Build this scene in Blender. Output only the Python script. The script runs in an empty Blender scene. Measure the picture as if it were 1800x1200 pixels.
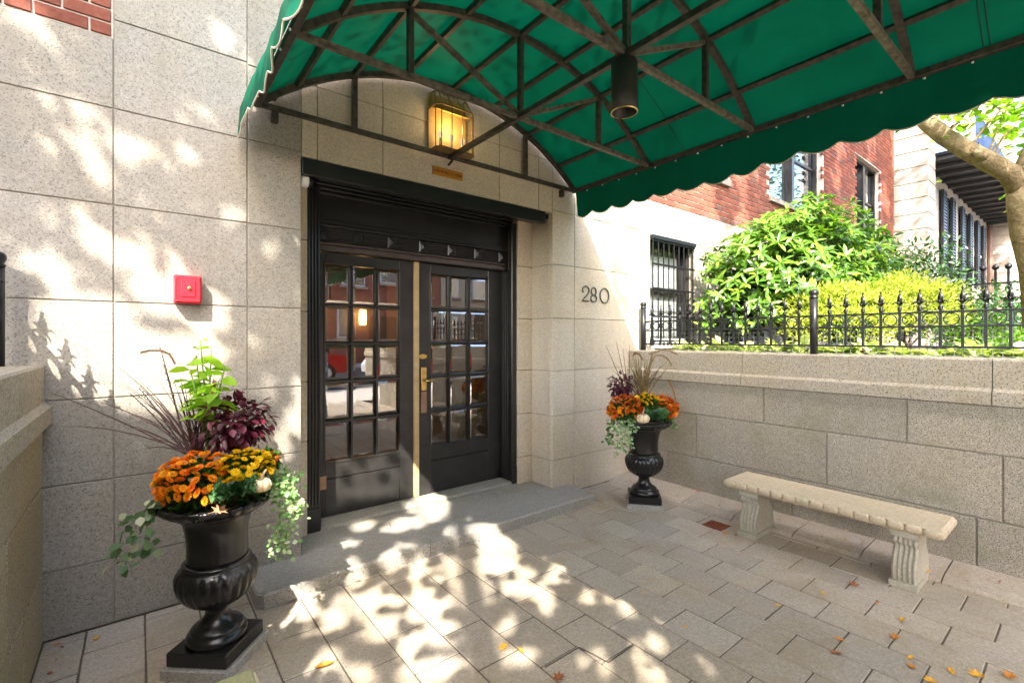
import bpy, math, random
import numpy as np
from mathutils import Vector, Matrix

random.seed(7); RNG = np.random.default_rng(11)
C = bpy.context.scene.collection
SC = bpy.context.scene

# ------------------------------------------------------------------ camera, sky, sun, exposure
CZ = 1.59                      # eye height above the paving
FPX, YAW, HOR = 826.2, math.radians(51.68), 594.5   # focal length in photo pixels, view direction, horizon row
FY = 3.45                      # distance of the facade plane
cam_d = bpy.data.cameras.new('camera'); cam = bpy.data.objects.new('camera', cam_d); C.objects.link(cam)
cam.location = (0, 0, CZ); cam.rotation_euler = (math.radians(90), 0, YAW - math.radians(90))
cam_d.sensor_width = 36.0; cam_d.lens = FPX / 1800 * 36.0; cam_d.shift_y = (HOR - 600) / 1800
cam_d.clip_start = 0.05; cam_d.clip_end = 2000
SC.camera = cam

SUN = Vector((0.767, 1.0, -1.19)).normalized()      # direction the sunlight travels
world = bpy.data.worlds.new('World'); SC.world = world; world.use_nodes = True
wn = world.node_tree; wn.nodes.clear()
sky = wn.nodes.new('ShaderNodeTexSky'); sky.sky_type = 'NISHITA'; sky.sun_disc = False
sky.sun_elevation = math.asin(-SUN.z); sky.sun_rotation = math.atan2(-SUN.x, -SUN.y)
sky.air_density = 0.75; sky.dust_density = 3.0; sky.ozone_density = 0.4
bg = wn.nodes.new('ShaderNodeBackground'); bg.inputs['Strength'].default_value = 0.15
wo = wn.nodes.new('ShaderNodeOutputWorld')
wn.links.new(sky.outputs[0], bg.inputs[0]); wn.links.new(bg.outputs[0], wo.inputs[0])
sun_d = bpy.data.lights.new('sun', 'SUN'); sun_o = bpy.data.objects.new('sun', sun_d); C.objects.link(sun_o)
sun_d.energy = 2.0; sun_d.angle = math.radians(0.53); sun_d.color = (1.0, 0.925, 0.82)
sun_o.rotation_euler = SUN.to_track_quat('-Z', 'Y').to_euler(); sun_o.location = (-8, -10, 14)
SC.view_settings.view_transform = 'Standard'; SC.view_settings.look = 'None'
SC.view_settings.gamma = 1.0; SC.view_settings.exposure = 3.38
SC.view_settings.use_curve_mapping = False
SC.cycles.use_denoising = True
SC.cycles.max_bounces = 10; SC.cycles.diffuse_bounces = 7; SC.cycles.glossy_bounces = 4
SC.cycles.transparent_max_bounces = 16; SC.cycles.caustics_reflective = False; SC.cycles.caustics_refractive = False
SC.cycles.sample_clamp_indirect = 6.0

# ------------------------------------------------------------------ from photo pixels to places (plane, wall or ground they lie on)
_s, _c = math.sin(YAW), math.cos(YAW)
def ray(px, py):
    u = (px - 900) / FPX; v = (HOR - py) / FPX
    return (_s * u + _c, -_c * u + _s, v)
def F(px, py, D=FY):                       # point on a plane parallel to the facade
    r = ray(px, py); k = D / r[1]; return r[0] * k, CZ + r[2] * k
def FX(px, D=FY): return F(px, 600, D)[0]
def G(px, py, Z=0.0):                      # point on a horizontal plane
    r = ray(px, py); k = (Z - CZ) / r[2]; return r[0] * k, r[1] * k
def WY(px, X): r = ray(px, 600); return r[1] * X / r[0]    # y on a plane X = const
def at(px, py, fw):                        # point at a forward distance
    r = ray(px, py); return Vector((r[0] * fw, r[1] * fw, CZ + r[2] * fw))
def proj(x, y, z):
    rr = x * _s - y * _c; fw = x * _c + y * _s
    return 900 + FPX * rr / fw, HOR - FPX * (z - CZ) / fw

# ------------------------------------------------------------------ mesh helpers
class MB:
    def __init__(s): s.v = []; s.f = []; s.m = []; s.cm = 0
    def add(s, vs, fs):
        o = len(s.v); s.v += [tuple(p) for p in vs]; s.f += [tuple(i + o for i in f) for f in fs]; s.m += [s.cm] * len(fs); return s
    def box(s, x0, x1, y0, y1, z0, z1):
        v = [(x0,y0,z0),(x1,y0,z0),(x1,y1,z0),(x0,y1,z0),(x0,y0,z1),(x1,y0,z1),(x1,y1,z1),(x0,y1,z1)]
        return s.add(v, [(3,2,1,0),(4,5,6,7),(0,1,5,4),(1,2,6,5),(2,3,7,6),(3,0,4,7)])
    def bbox(s, x0, x1, y0, y1, z0, z1, b=0.004):       # chamfered box
        X = (x0, x0+b, x1-b, x1); Y = (y0, y0+b, y1-b, y1); Z = (z0, z0+b, z1-b, z1)
        v = []; idx = {}
        for ix in (0, 1):
            for iy in (0, 1):
                for iz in (0, 1):
                    ex, ey, ez = (0,3)[ix], (0,3)[iy], (0,3)[iz]; nx, ny, nz = (1,2)[ix], (1,2)[iy], (1,2)[iz]
                    idx[ix,iy,iz] = len(v)
                    v += [(X[ex],Y[ny],Z[nz]), (X[nx],Y[ey],Z[nz]), (X[nx],Y[ny],Z[ez])]
        f = []
        for a in (0, 1):
            f.append([idx[a,i,j] for i,j in ((0,0),(1,0),(1,1),(0,1))]); f.append([idx[i,a,j]+1 for i,j in ((0,0),(1,0),(1,1),(0,1))])
            f.append([idx[i,j,a]+2 for i,j in ((0,0),(1,0),(1,1),(0,1))])
        for i in (0,1):
            for j in (0,1):
                f.append([idx[i,j,0]+0, idx[i,j,0]+1, idx[i,j,1]+1, idx[i,j,1]+0])
                f.append([idx[i,0,j]+0, idx[i,0,j]+2, idx[i,1,j]+2, idx[i,1,j]+0])
                f.append([idx[0,i,j]+1, idx[0,i,j]+2, idx[1,i,j]+2, idx[1,i,j]+1])
        for k in idx.values(): f.append([k, k+1, k+2])
        return s.add(v, f)
    def prism(s, poly, fn0, fn1):                        # polygon (2-D) lofted between two placements
        n = len(poly); a = [fn0(p) for p in poly]; b = [fn1(p) for p in poly]
        f = [(i, (i+1) % n, n + (i+1) % n, n + i) for i in range(n)] + [tuple(range(n))[::-1], tuple(range(n, 2*n))]
        return s.add(a + b, f)
    def bar(s, a, b, w, h=None, up=(0,0,1)):             # rectangular bar between two points
        a = Vector(a); b = Vector(b); h = h or w; d = (b - a).normalized(); up = Vector(up)
        if abs(d.dot(up)) > .97: up = Vector((1,0,0))
        r = d.cross(up).normalized() * w / 2; u = r.cross(d).normalized() * h / 2
        v = [a-r-u, a+r-u, a+r+u, a-r+u, b-r-u, b+r-u, b+r+u, b-r+u]
        return s.add(v, [(3,2,1,0),(4,5,6,7),(0,1,5,4),(1,2,6,5),(2,3,7,6),(3,0,4,7)])
    def tube(s, pts, rad, n=8, cap=True):
        pts = [Vector(p) for p in pts]; rad = rad if hasattr(rad, '__len__') else [rad]*len(pts)
        rings = []; prev = None
        for i, p in enumerate(pts):
            d = (pts[min(i+1,len(pts)-1)] - pts[max(i-1,0)]).normalized()
            if prev is None:
                t = Vector((0,0,1)) if abs(d.z) < .9 else Vector((1,0,0)); r = d.cross(t).normalized()
            else: r = (prev - d * prev.dot(d)).normalized()
            prev = r; q = d.cross(r)
            rings.append([p + (r*math.cos(2*math.pi*k/n) + q*math.sin(2*math.pi*k/n))*rad[i] for k in range(n)])
        v = [x for R in rings for x in R]; f = []
        for i in range(len(pts)-1):
            for k in range(n): f.append((i*n+k, i*n+(k+1)%n, (i+1)*n+(k+1)%n, (i+1)*n+k))
        if cap: f += [tuple(range(n))[::-1], tuple(range(len(v)-n, len(v)))]
        return s.add(v, f)
    def lathe(s, prof, n=32, c=(0,0,0), mod=None, cap=True):
        v = []; f = []
        for i, (r, z) in enumerate(prof):
            for k in range(n):
                a = 2*math.pi*k/n; rr = r * (mod(a, r, z) if mod else 1)
                v.append((c[0]+rr*math.cos(a), c[1]+rr*math.sin(a), c[2]+z))
        for i in range(len(prof)-1):
            for k in range(n): f.append((i*n+k, i*n+(k+1)%n, (i+1)*n+(k+1)%n, (i+1)*n+k))
        if cap: f += [tuple(range(n))[::-1], tuple(range(len(v)-n, len(v)))]
        return s.add(v, f)
    def ball(s, c, r, n=10, m=6, sc=(1,1,1)):
        return s.lathe_scaled([(math.sin(math.pi*i/m)*r if 0 < i < m else r*.02, -math.cos(math.pi*i/m)*r) for i in range(m+1)], n, c, sc)
    def lathe_scaled(s, prof, n, c, sc):
        t = MB().lathe(prof, n); return s.add([(c[0]+x*sc[0], c[1]+y*sc[1], c[2]+z*sc[2]) for x,y,z in t.v], t.f)
    def ext(s, o): return s.add(o.v, o.f)
    def xf(s, M): s.v = [tuple(M @ Vector(p)) for p in s.v]; return s
    def mesh(s, name, mat, smooth=False):
        me = bpy.data.meshes.new(name); me.from_pydata(s.v, [], s.f); me.update(calc_edges=True)
        for m in (mat if isinstance(mat, (list, tuple)) else [mat]): me.materials.append(m)
        if isinstance(mat, (list, tuple)): me.polygons.foreach_set('material_index', s.m)
        if smooth: me.polygons.foreach_set('use_smooth', [True]*len(me.polygons))
        return me

def fixn(me):
    import bmesh
    b = bmesh.new(); b.from_mesh(me); bmesh.ops.recalc_face_normals(b, faces=b.faces); b.to_mesh(me); b.free()

def adopt(o, parent):
    if parent is not None:
        o.parent = parent
        p = parent; M = Matrix.Identity(4); chain = []
        while p is not None: chain.append(p); p = p.parent
        for p in reversed(chain): M = M @ p.matrix_parent_inverse @ p.matrix_basis
        o.matrix_parent_inverse = M.inverted()
def tag(o, label, cat, group=None):
    o['label'] = label; o['category'] = cat
    if group: o['group'] = group
    return o
def obj(name, mb, mat, parent=None, smooth=False, kind=None, label=None, norm=True):
    me = mb if isinstance(mb, bpy.types.Mesh) else mb.mesh(name, mat, smooth)
    if norm and not isinstance(mb, bpy.types.Mesh): fixn(me)
    o = bpy.data.objects.new(name, me); C.objects.link(o); adopt(o, parent)
    if kind: o['kind'] = kind
    if label: o['label'] = label
    return o
def inst(name, me, loc, parent=None, rot=(0,0,0), scale=(1,1,1), label=None):
    o = bpy.data.objects.new(name, me); C.objects.link(o)
    o.location = loc; o.rotation_euler = rot; o.scale = scale
    adopt(o, parent)
    if label: o['label'] = label
    return o
def thing(name, label, cat, loc=(0,0,0), group=None):
    o = bpy.data.objects.new(name, None); C.objects.link(o); o.location = loc; o.empty_display_size = .1
    return tag(o, label, cat, group)
def struct(name, mb, mat, smooth=False):
    return obj(name, mb, mat, None, smooth, 'structure')

# leaves: one folded leaf per row of P / D (length direction) / N (upper side), as numpy arrays
def leaf_mesh(name, P, D, N, L, W, mat, fold=.25, droop=0.0, simple=False):
    P = np.asarray(P, float); D = np.asarray(D, float); N = np.asarray(N, float); n = len(P)
    D = D/np.linalg.norm(D, axis=1, keepdims=True); S = np.cross(D, N); S /= np.linalg.norm(S, axis=1, keepdims=True)+1e-9
    N = np.cross(S, D); L = np.broadcast_to(np.asarray(L, float), (n,))[:,None]; W = np.broadcast_to(np.asarray(W, float), (n,))[:,None]
    if simple:
        V = np.stack([P, P+D*L*.45+S*W*.5+N*W*fold, P+D*L-N*L*droop, P+D*L*.45-S*W*.5+N*W*fold], 1); k = 4
        fo = np.array([[0,1,2,3]])
    else:
        V = np.stack([P, P+D*L*.3+S*W*.42+N*W*fold, P+D*L*.65+S*W*.44+N*(W*fold-L*droop*.4), P+D*L-N*L*droop,
                      P+D*L*.65-S*W*.44+N*(W*fold-L*droop*.4), P+D*L*.3-S*W*.42+N*W*fold, P+D*L*.5-N*L*droop*.2], 1); k = 7
        fo = np.array([[0,1,6,6],[1,2,6,6],[2,3,6,6],[3,4,6,6],[4,5,6,6],[5,0,6,6]])
    V = V.reshape(-1, 3); me = bpy.data.meshes.new(name)
    if simple:
        fs = (np.arange(n)[:,None,None]*k + fo[None]).reshape(-1, 4); w = 4
    else:
        fs = (np.arange(n)[:,None,None]*k + fo[None,:,:3]).reshape(-1, 3); w = 3
    me.vertices.add(len(V)); me.vertices.foreach_set('co', V.ravel())
    me.loops.add(fs.size); me.loops.foreach_set('vertex_index', fs.ravel().astype(np.int32))
    me.polygons.add(len(fs)); me.polygons.foreach_set('loop_start', np.arange(0, fs.size, w).astype(np.int32))
    me.polygons.foreach_set('loop_total', np.full(len(fs), w, np.int32))
    a = me.attributes.new('tint', 'FLOAT', 'FACE'); a.data.foreach_set('value', np.repeat(RNG.random(n), len(fo)).astype(np.float32))
    me.materials.append(mat); me.update(calc_edges=True); return me
def rdir(n):
    v = RNG.normal(size=(n,3)); return v/np.linalg.norm(v, axis=1, keepdims=True)

# ------------------------------------------------------------------ materials
def newmat(name):
    m = bpy.data.materials.new(name); m.use_nodes = True; nt = m.node_tree; nt.nodes.clear()
    out = nt.nodes.new('ShaderNodeOutputMaterial'); return m, nt, out
def N(nt, t, **k):
    n = nt.nodes.new(t)
    for a, b in k.items():
        if a in ('op',): n.operation = b
        elif a == 'blend': n.blend_type = b
        else: n.inputs[a].default_value = b
    return n
def ramp(nt, stops, fac, interp='LINEAR'):
    r = nt.nodes.new('ShaderNodeValToRGB'); r.color_ramp.interpolation = interp
    e = r.color_ramp.elements
    while len(e) < len(stops): e.new(.5)
    for x, (p, c) in zip(e, stops): x.position = p; x.color = (*c, 1) if len(c) == 3 else c
    nt.links.new(fac, r.inputs[0]); return r.outputs[0]
def mixc(nt, fac, a, b, blend='MIX'):
    m = nt.nodes.new('ShaderNodeMix'); m.data_type = 'RGBA'; m.blend_type = blend
    for s, x in ((m.inputs[0], fac), (m.inputs[6], a), (m.inputs[7], b)):
        if isinstance(x, bpy.types.NodeSocket): nt.links.new(x, s)
        else: s.default_value = x if not isinstance(x, tuple) or len(x) == 4 else (*x, 1)
    return m.outputs[2]
def pos(nt): return nt.nodes.new('ShaderNodeNewGeometry').outputs['Position']
def noise(nt, vec, scale, detail=3, rough=.5, dist=0):
    n = nt.nodes.new('ShaderNodeTexNoise'); n.inputs['Scale'].default_value = scale; n.inputs['Detail'].default_value = detail
    n.inputs['Roughness'].default_value = rough; n.inputs['Distortion'].default_value = dist
    if vec is not None: nt.links.new(vec, n.inputs['Vector'])
    return n.outputs['Fac']
def bsdf(nt, out, col, rough=.6, metal=0.0, spec=.5, bump=None, bstr=.3, bdist=.01, **k):
    b = nt.nodes.new('ShaderNodeBsdfPrincipled')
    for s, x in (('Base Color', col), ('Roughness', rough), ('Metallic', metal), ('Specular IOR Level', spec)):
        if isinstance(x, bpy.types.NodeSocket): nt.links.new(x, b.inputs[s])
        else: b.inputs[s].default_value = (*x, 1) if isinstance(x, tuple) and len(x) == 3 else x
    for s, x in k.items(): b.inputs[s].default_value = x
    if bump is not None:
        bn = nt.nodes.new('ShaderNodeBump'); bn.inputs['Strength'].default_value = bstr; bn.inputs['Distance'].default_value = bdist
        nt.links.new(bump, bn.inputs['Height']); nt.links.new(bn.outputs[0], b.inputs['Normal'])
    nt.links.new(b.outputs[0], out.inputs[0]); return b

def granite(name, base, warm, dark=(.05,.045,.04), speck=.55, sc=120, cover=.36, stain=None, rnd=.12, bstr=.35, bl=.6, streak=0.0):
    m, nt, out = newmat(name); p = pos(nt)
    big = noise(nt, p, 1.7, 4, .6, .4); col = mixc(nt, ramp(nt, [(.38,(0,0,0)),(.66,(1,1,1))], big), base, warm)
    mid = noise(nt, p, sc*.42, 2); col = mixc(nt, ramp(nt, [(.3,(0,0,0)),(.7,(.55,)*3)], mid), col, tuple(x*bl for x in base))
    lt = noise(nt, p, sc*.9, 2); col = mixc(nt, ramp(nt, [(.6,(0,0,0)),(.68,(.5,)*3)], lt), col, tuple(min(1, x*1.4) for x in base))
    sp = noise(nt, p, sc, 2, .6); col = mixc(nt, ramp(nt, [(cover-.05,(speck,)*3),(cover+.03,(0,0,0))], sp), col, dark)
    sp2 = noise(nt, p, sc*.55, 1); col = mixc(nt, ramp(nt, [(.215,(speck,)*3),(.235,(0,0,0))], sp2), col, dark)
    if stain:
        st = noise(nt, p, 2.6, 5, .65, .8); col = mixc(nt, ramp(nt, [(.5,(0,0,0)),(.72,(stain[1],)*3)], st), col, stain[0])
    if streak:                                    # rain streaks running down the stone
        mp = nt.nodes.new('ShaderNodeMapping'); mp.inputs['Scale'].default_value = (7,7,.45); nt.links.new(p, mp.inputs[0])
        sk = noise(nt, mp.outputs[0], 1.0, 4, .6); col = mixc(nt, ramp(nt, [(.52,(0,0,0)),(.74,(streak,)*3)], sk), col, tuple(x*.62 for x in warm))
    oi = nt.nodes.new('ShaderNodeObjectInfo'); v = ramp(nt, [(0,(1-rnd,)*3),(1,(1+rnd*.6,)*3)], oi.outputs['Random'])
    col = mixc(nt, 1.0, col, v, 'MULTIPLY')
    bsdf(nt, out, col, .75, spec=.3, bump=noise(nt, p, sc*1.0, 3, .7), bstr=bstr, bdist=.004); return m
def plain(name, col, rough=.6, metal=0.0, var=.15, sc=12, spec=.5, bstr=0.0, rnd=0.0):
    m, nt, out = newmat(name); p = pos(nt); n = noise(nt, p, sc, 4, .6)
    c = mixc(nt, ramp(nt, [(.3,(0,0,0)),(.7,(1,1,1))], n), tuple(x*(1-var) for x in col), tuple(min(1, x*(1+var)) for x in col))
    if rnd:
        oi = nt.nodes.new('ShaderNodeObjectInfo'); c = mixc(nt, 1.0, c, ramp(nt, [(0,(1-rnd,)*3),(1,(1+rnd,)*3)], oi.outputs['Random']), 'MULTIPLY')
    bsdf(nt, out, c, rough, metal, spec, noise(nt, p, sc*6, 2) if bstr else None, bstr, .003); return m
def leafmat(name, a, b, c=None, trans=.45, rough=.45, spec=.4):
    m, nt, out = newmat(name)
    t = nt.nodes.new('ShaderNodeAttribute'); t.attribute_name = 'tint'
    col = ramp(nt, [(0, a), (.75, b), (1, c or b)], t.outputs['Fac'])
    pr = nt.nodes.new('ShaderNodeBsdfPrincipled'); nt.links.new(col, pr.inputs['Base Color'])
    pr.inputs['Roughness'].default_value = rough; pr.inputs['Specular IOR Level'].default_value = spec
    tr = nt.nodes.new('ShaderNodeBsdfTranslucent'); tc = mixc(nt, 1.0, col, (1.25,1.3,.7,1), 'MULTIPLY'); nt.links.new(tc, tr.inputs['Color'])
    mx = nt.nodes.new('ShaderNodeMixShader'); mx.inputs[0].default_value = trans
    nt.links.new(pr.outputs[0], mx.inputs[1]); nt.links.new(tr.outputs[0], mx.inputs[2]); nt.links.new(mx.outputs[0], out.inputs[0]); return m
def brickmat(name, attr):
    m, nt, out = newmat(name); p = pos(nt)
    if attr: t = nt.nodes.new('ShaderNodeAttribute'); t.attribute_name = 'tint'; f = t.outputs['Fac']
    else: f = nt.nodes.new('ShaderNodeObjectInfo').outputs['Random']
    col = ramp(nt, [(0,(.13,.036,.024)),(.45,(.20,.055,.034)),(.82,(.26,.082,.05)),(.93,(.13,.06,.05)),(1,(.1,.055,.05))], f)
    n = noise(nt, p, 40, 4, .65); col = mixc(nt, ramp(nt, [(.35,(0,0,0)),(.75,(.4,)*3)], n), col, (.33,.16,.105))
    bsdf(nt, out, col, .85, spec=.2, bump=noise(nt, p, 90, 4, .7), bstr=.5, bdist=.004); return m
def emit(name, col, s):
    m, nt, out = newmat(name); e = N(nt, 'ShaderNodeEmission', Strength=s); e.inputs[0].default_value = (*col, 1); nt.links.new(e.outputs[0], out.inputs[0]); return m
def glass(name, tint=(.8,.8,.75), refl=.10, rough=.0, ior=1.5):
    m, nt, out = newmat(name); t = nt.nodes.new('ShaderNodeBsdfTransparent'); t.inputs[0].default_value = (*tint, 1)
    g = nt.nodes.new('ShaderNodeBsdfGlossy'); g.inputs['Roughness'].default_value = rough; g.inputs[0].default_value = (1,1,1,1)
    lw = N(nt, 'ShaderNodeLayerWeight', Blend=.5); pw = N(nt, 'ShaderNodeMath', op='POWER'); pw.inputs[1].default_value = 4.0
    nt.links.new(lw.outputs['Facing'], pw.inputs[0]); f0 = ((ior-1)/(ior+1))**2
    a = N(nt, 'ShaderNodeMath', op='MULTIPLY_ADD'); a.inputs[1].default_value = 1-f0-refl; a.inputs[2].default_value = f0+refl; a.use_clamp = True
    nt.links.new(pw.outputs[0], a.inputs[0]); mx = nt.nodes.new('ShaderNodeMixShader'); nt.links.new(a.outputs[0], mx.inputs[0])
    nt.links.new(t.outputs[0], mx.inputs[1]); nt.links.new(g.outputs[0], mx.inputs[2]); nt.links.new(mx.outputs[0], out.inputs[0]); return m

M = {}
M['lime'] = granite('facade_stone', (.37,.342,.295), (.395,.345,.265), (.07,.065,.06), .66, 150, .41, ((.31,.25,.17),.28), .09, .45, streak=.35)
M['lime_lit'] = granite('lit_facade_stone', (.62,.545,.43), (.66,.56,.405), (.13,.11,.085), .5, 150, .395, ((.45,.35,.21),.35), .07, .45, streak=.25)  # paler, warmer copy of the facade stone: light under the canopy painted in
M['wall'] = granite('wall_granite', (.43,.385,.31), (.46,.40,.29), (.045,.04,.035), .82, 135, .44, ((.21,.205,.115),.55), .10, .8, .5, streak=.45)
M['wall2'] = granite('stained_wall_granite', (.45,.385,.27), (.48,.385,.21), (.05,.04,.03), .8, 130, .43, ((.31,.235,.10),.5), .08, .8, .5, streak=.4)
M['cap'] = granite('coping_granite', (.44,.395,.31), (.45,.38,.26), (.055,.045,.035), .75, 105, .415, ((.27,.23,.13),.4), .06, .7)
M['step'] = granite('step_granite', (.38,.36,.32), (.40,.365,.305), (.055,.05,.045), .65, 140, .41, ((.25,.21,.14),.5), .05, .4)
M['paver'] = granite('paver_concrete', (.455,.395,.32), (.50,.415,.30), (.11,.095,.08), .55, 120, .39, ((.30,.225,.13),.55), .13, .4)
M['joint'] = plain('paver_joint_sand', (.12,.095,.07), .95, var=.3, sc=30)
M['mortar'] = plain('mortar', (.30,.265,.205), .95, var=.2, sc=20)
M['bmortar'] = plain('brick_mortar', (.62,.55,.47), .95, var=.15, sc=30)
M['brick'] = brickmat('red_brick', False); M['brick_s'] = brickmat('red_brick_far', True)
M['black'] = plain('black_gloss_paint', (.014,.0132,.0125), .3, var=.3, sc=8, spec=.5, bstr=.06)
M['iron'] = plain('black_iron', (.009,.0095,.011), .36, var=.3, sc=25, spec=.3, bstr=.1)
M['steel'] = plain('weathered_dark_steel', (.06,.05,.04), .5, .15, var=.6, sc=30, spec=.5, bstr=.25)
M['tie'] = plain('weathered_lit_steel', (.125,.105,.08), .55, .1, var=.7, sc=22, spec=.4, bstr=.25)  # weathered, and paler than the frame: light caught by the bars painted in
M['leafblack'] = plain('sunlit_black_door_paint', (.024,.0228,.0215), .32, var=.35, sc=6, spec=.5, bstr=.06)  # black raised on the leaves alone, so the sun patch comes out brighter
M['urn'] = plain('black_cast_iron', (.010,.0095,.009), .27, var=.3, sc=20, spec=.5, bstr=.12)
M['brass'] = plain('brass', (.62,.44,.15), .3, 1.0, var=.2, sc=20)
M['oak'] = plain('pale_wood_strip', (.5,.36,.18), .5, var=.15, sc=14)
M['bench'] = granite('cast_stone', (.62,.50,.34), (.60,.49,.33), (.25,.2,.12), .35, 130, .36, ((.36,.34,.19),.4), .05, .3)
M['benchleg'] = granite('weathered_cast_stone', (.55,.50,.40), (.45,.44,.33), (.2,.17,.11), .4, 110, .38, ((.27,.28,.15),.55), .05, .4)
M['moss'] = granite('mossy_cast_stone', (.42,.40,.22), (.33,.34,.15), (.14,.14,.07), .4, 110, .38, ((.20,.24,.08),.6), .05, .4)
M['soil'] = plain('garden_soil', (.06,.042,.028), .95, var=.4, sc=20, bstr=.5)
M['asphalt'] = plain('asphalt', (.05,.05,.05), .9, var=.2, sc=40)
M['walk'] = granite('sidewalk_concrete', (.55,.51,.45), (.56,.51,.43), (.12,.1,.09), .4, 60, .36)
M['glass'] = glass('door_glass', (.72,.66,.55), .17)
M['winglass'] = glass('window_glass', (.5,.55,.55), .18)
M['white'] = plain('white_paint', (.72,.72,.70), .5, var=.06)
# ================================================================== ground, street, courtyard
struct('ground', MB().add([(-400,-400,-.075),(400,-400,-.075),(400,400,-.075),(-400,400,-.075)], [(0,1,2,3)]), M['asphalt'])
court = struct('courtyard_pavement', MB().box(-.47,4.47,-4.2,3.85,-.06,-.0045), M['joint'])
pav_me = [MB().bbox(-.1218,.1218,-.1638,.1638,-.045,0,.004).mesh('paver', M['paver']) for _ in range(1)]
for me in pav_me: fixn(me)
stuffp = MB(); rows = []
k0 = -2
while .02 + .25*k0 > -.42: k0 -= 1
for k in range(k0, 18):
    x0 = .02 + .25*k; x1 = x0 + .25
    ph = 2.036 if (k % 2 == 0) else 2.203
    j = -22
    while True:
        y0 = ph + .334*j; y1 = y0 + .334; j += 1
        if y0 > 3.45: break
        if y1 < -4.15: continue
        a0, a1, b0, b1 = max(x0,-.40), min(x1,4.46), y0, min(y1,3.447)
        if a1-a0 < .03 or b1-b0 < .03: continue
        if b0 > 3.06 and a0 > .5 and a1 < 3.5: continue        # under the step
        dz = random.uniform(-.002,.0015)
        if y1 > -.45 and x0 > -.6 :
            full = (a1-a0) > .249 and (b1-b0) > .333
            if full: inst('paver', pav_me[0], ((a0+a1)/2, (b0+b1)/2, dz), court, (random.uniform(-.006,.006), random.uniform(-.006,.006), random.uniform(-.005,.005)))
            else: obj('paver', MB().bbox(a0+.0045,a1-.0045,b0+.0045,b1-.0045,-.045,dz,.004), M['paver'], court)
        else: stuffp.box(a0+.0045,a1-.0045,b0+.0045,b1-.0045,-.045,dz)
obj('paver_field', stuffp, M['paver'], court, kind='stuff')
# raised kerb course along the foot of the right wall
y = 3.43
while y > -3.0:
    l = random.uniform(.42,.5); y0 = y - l
    b = MB(); P = [(4.08,.004),(4.10,.022),(4.18,.036),(4.47,.046),(4.47,-.04),(4.08,-.04)]
    b.prism(P, lambda p: (p[0], y0+.004, p[1]), lambda p: (p[0], y-.004, p[1]))
    obj('gutter_stone', b, M['paver'], court); y = y0

jp = [(936,1150),(958,1172),(1018,1137),(1040,1148),(1069,1164),(1115,1132)]
jl = [(1069,1164),(1095,1185),(1120,1202)]
jk = [(822,1142),(845,1178)]
for q,L_ in enumerate((jp[1:],)):
    for a_,b_ in zip(L_[:-1],L_[1:]):
        (xa,ya),(xb,yb) = G(*a_),G(*b_); obj('joint_patch', MB().bar((xa,ya,-.001),(xb,yb,-.001),.008,.006), M['joint'], court)
struct('sidewalk', MB().box(-60,60,-7.6,-4.2,-.07,-.004), M['walk'])
struct('kerb', MB().box(-60,60,-7.75,-7.6,-.07,.0), M['step'])
struct('road', MB().box(-60,60,-16.5,-7.75,-.073,-.12+.055), M['asphalt'])
struct('far_sidewalk', MB().box(-60,60,-20,-16.5,-.07,.03), M['walk'])
struct('garden_bed', MB().box(4.79,15.4,-3.4,3.458,0,1.40), M['soil'])
struct('side_garden_bed', MB().box(-8,-.72,-3.4,3.458,0,1.40), M['soil'])

# ================================================================== the apartment building
bld = thing('apartment_building', 'pale stone and red brick apartment building with black double doors numbered 280', 'building', (2.05,3.6,0))
H6 = [0,.360,.807,1.26,1.794,2.336,2.876]
core = MB()
for a in ((-8,.865,0,3.27),(.865,3.251,2.85,3.27),(3.251,4.874,0,3.27),(4.874,5.827,0,1.50),(4.874,5.827,2.85,3.27),(5.827,15.4,0,3.27),(-.12,4.23,3.27,9)):
    core.box(a[0],a[1],3.458,3.9 if not(a[0] in (.865,)) else 3.75,a[2],a[3])
wallo = obj('wall', core, M['mortar'], bld)
core = MB()
for a in ((-8,-.12,3.27,9),(4.23,8.15,3.27,9),(8.15,10.51,3.27,3.93),(8.15,10.51,6.6,9),(10.51,12.43,3.27,9),(12.43,14.29,3.27,4.0),(12.43,14.29,5.70,9),(14.29,15.4,3.27,9)):
    core.box(a[0],a[1],3.459,3.9,a[2],a[3])
for i in range(8):
    q = MB(); q.add(core.v[i*8:i*8+8], [(3,2,1,0),(4,5,6,7),(0,1,5,4),(1,2,6,5),(2,3,7,6),(3,0,4,7)]); obj('brick_backing_wall', q, M['bmortar'], bld)
mass = MB(); mass.box(-8,.5,3.905,12,0,3.2).box(3.6,15.4,3.905,12,0,3.2).box(-8,15.4,3.905,12,3.2,9.2)
obj('rear_mass', mass, M['bmortar'], bld)
obj('roof', MB().box(-8.2,15.5,3.3,12.2,9.2,9.4), M['walk'], bld)
# -- cut stones of the ground storey, one by one
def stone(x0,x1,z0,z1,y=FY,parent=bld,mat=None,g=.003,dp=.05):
    obj('stone_block', MB().bbox(x0+g,x1-g,y,y+dp,z0+g,z1-g,.003), M[mat or ('lime_lit' if .8 < x0 < 4.7 else 'lime')], parent)
zl = H6 + [3.264]
for i in range(7):
    for a,b in ((-3.2,-1.65),(-1.65,-.118)): stone(a - (.4 if i%2 and a<-2 else 0), b, zl[i], zl[i+1])
zc = H6 + [3.375, 4.0, 4.6]
for i in range(9): stone(-.118,.543,zc[i],zc[i+1])
for i in range(6): stone(.543,.873,zc[i],zc[i+1])
for i in range(6): stone(3.243,3.561,zc[i],zc[i+1])
for i in range(6): stone(3.561,4.761,zc[i],zc[i+1])
for a,b in ((.543,.873),(.873,.978),(.978,1.461),(1.461,2.58),(2.58,3.06),(3.06,3.243),(3.243,3.561)): stone(a,b,2.876 if (a<.6 or a>3.2) else 2.845,3.36)
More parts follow.
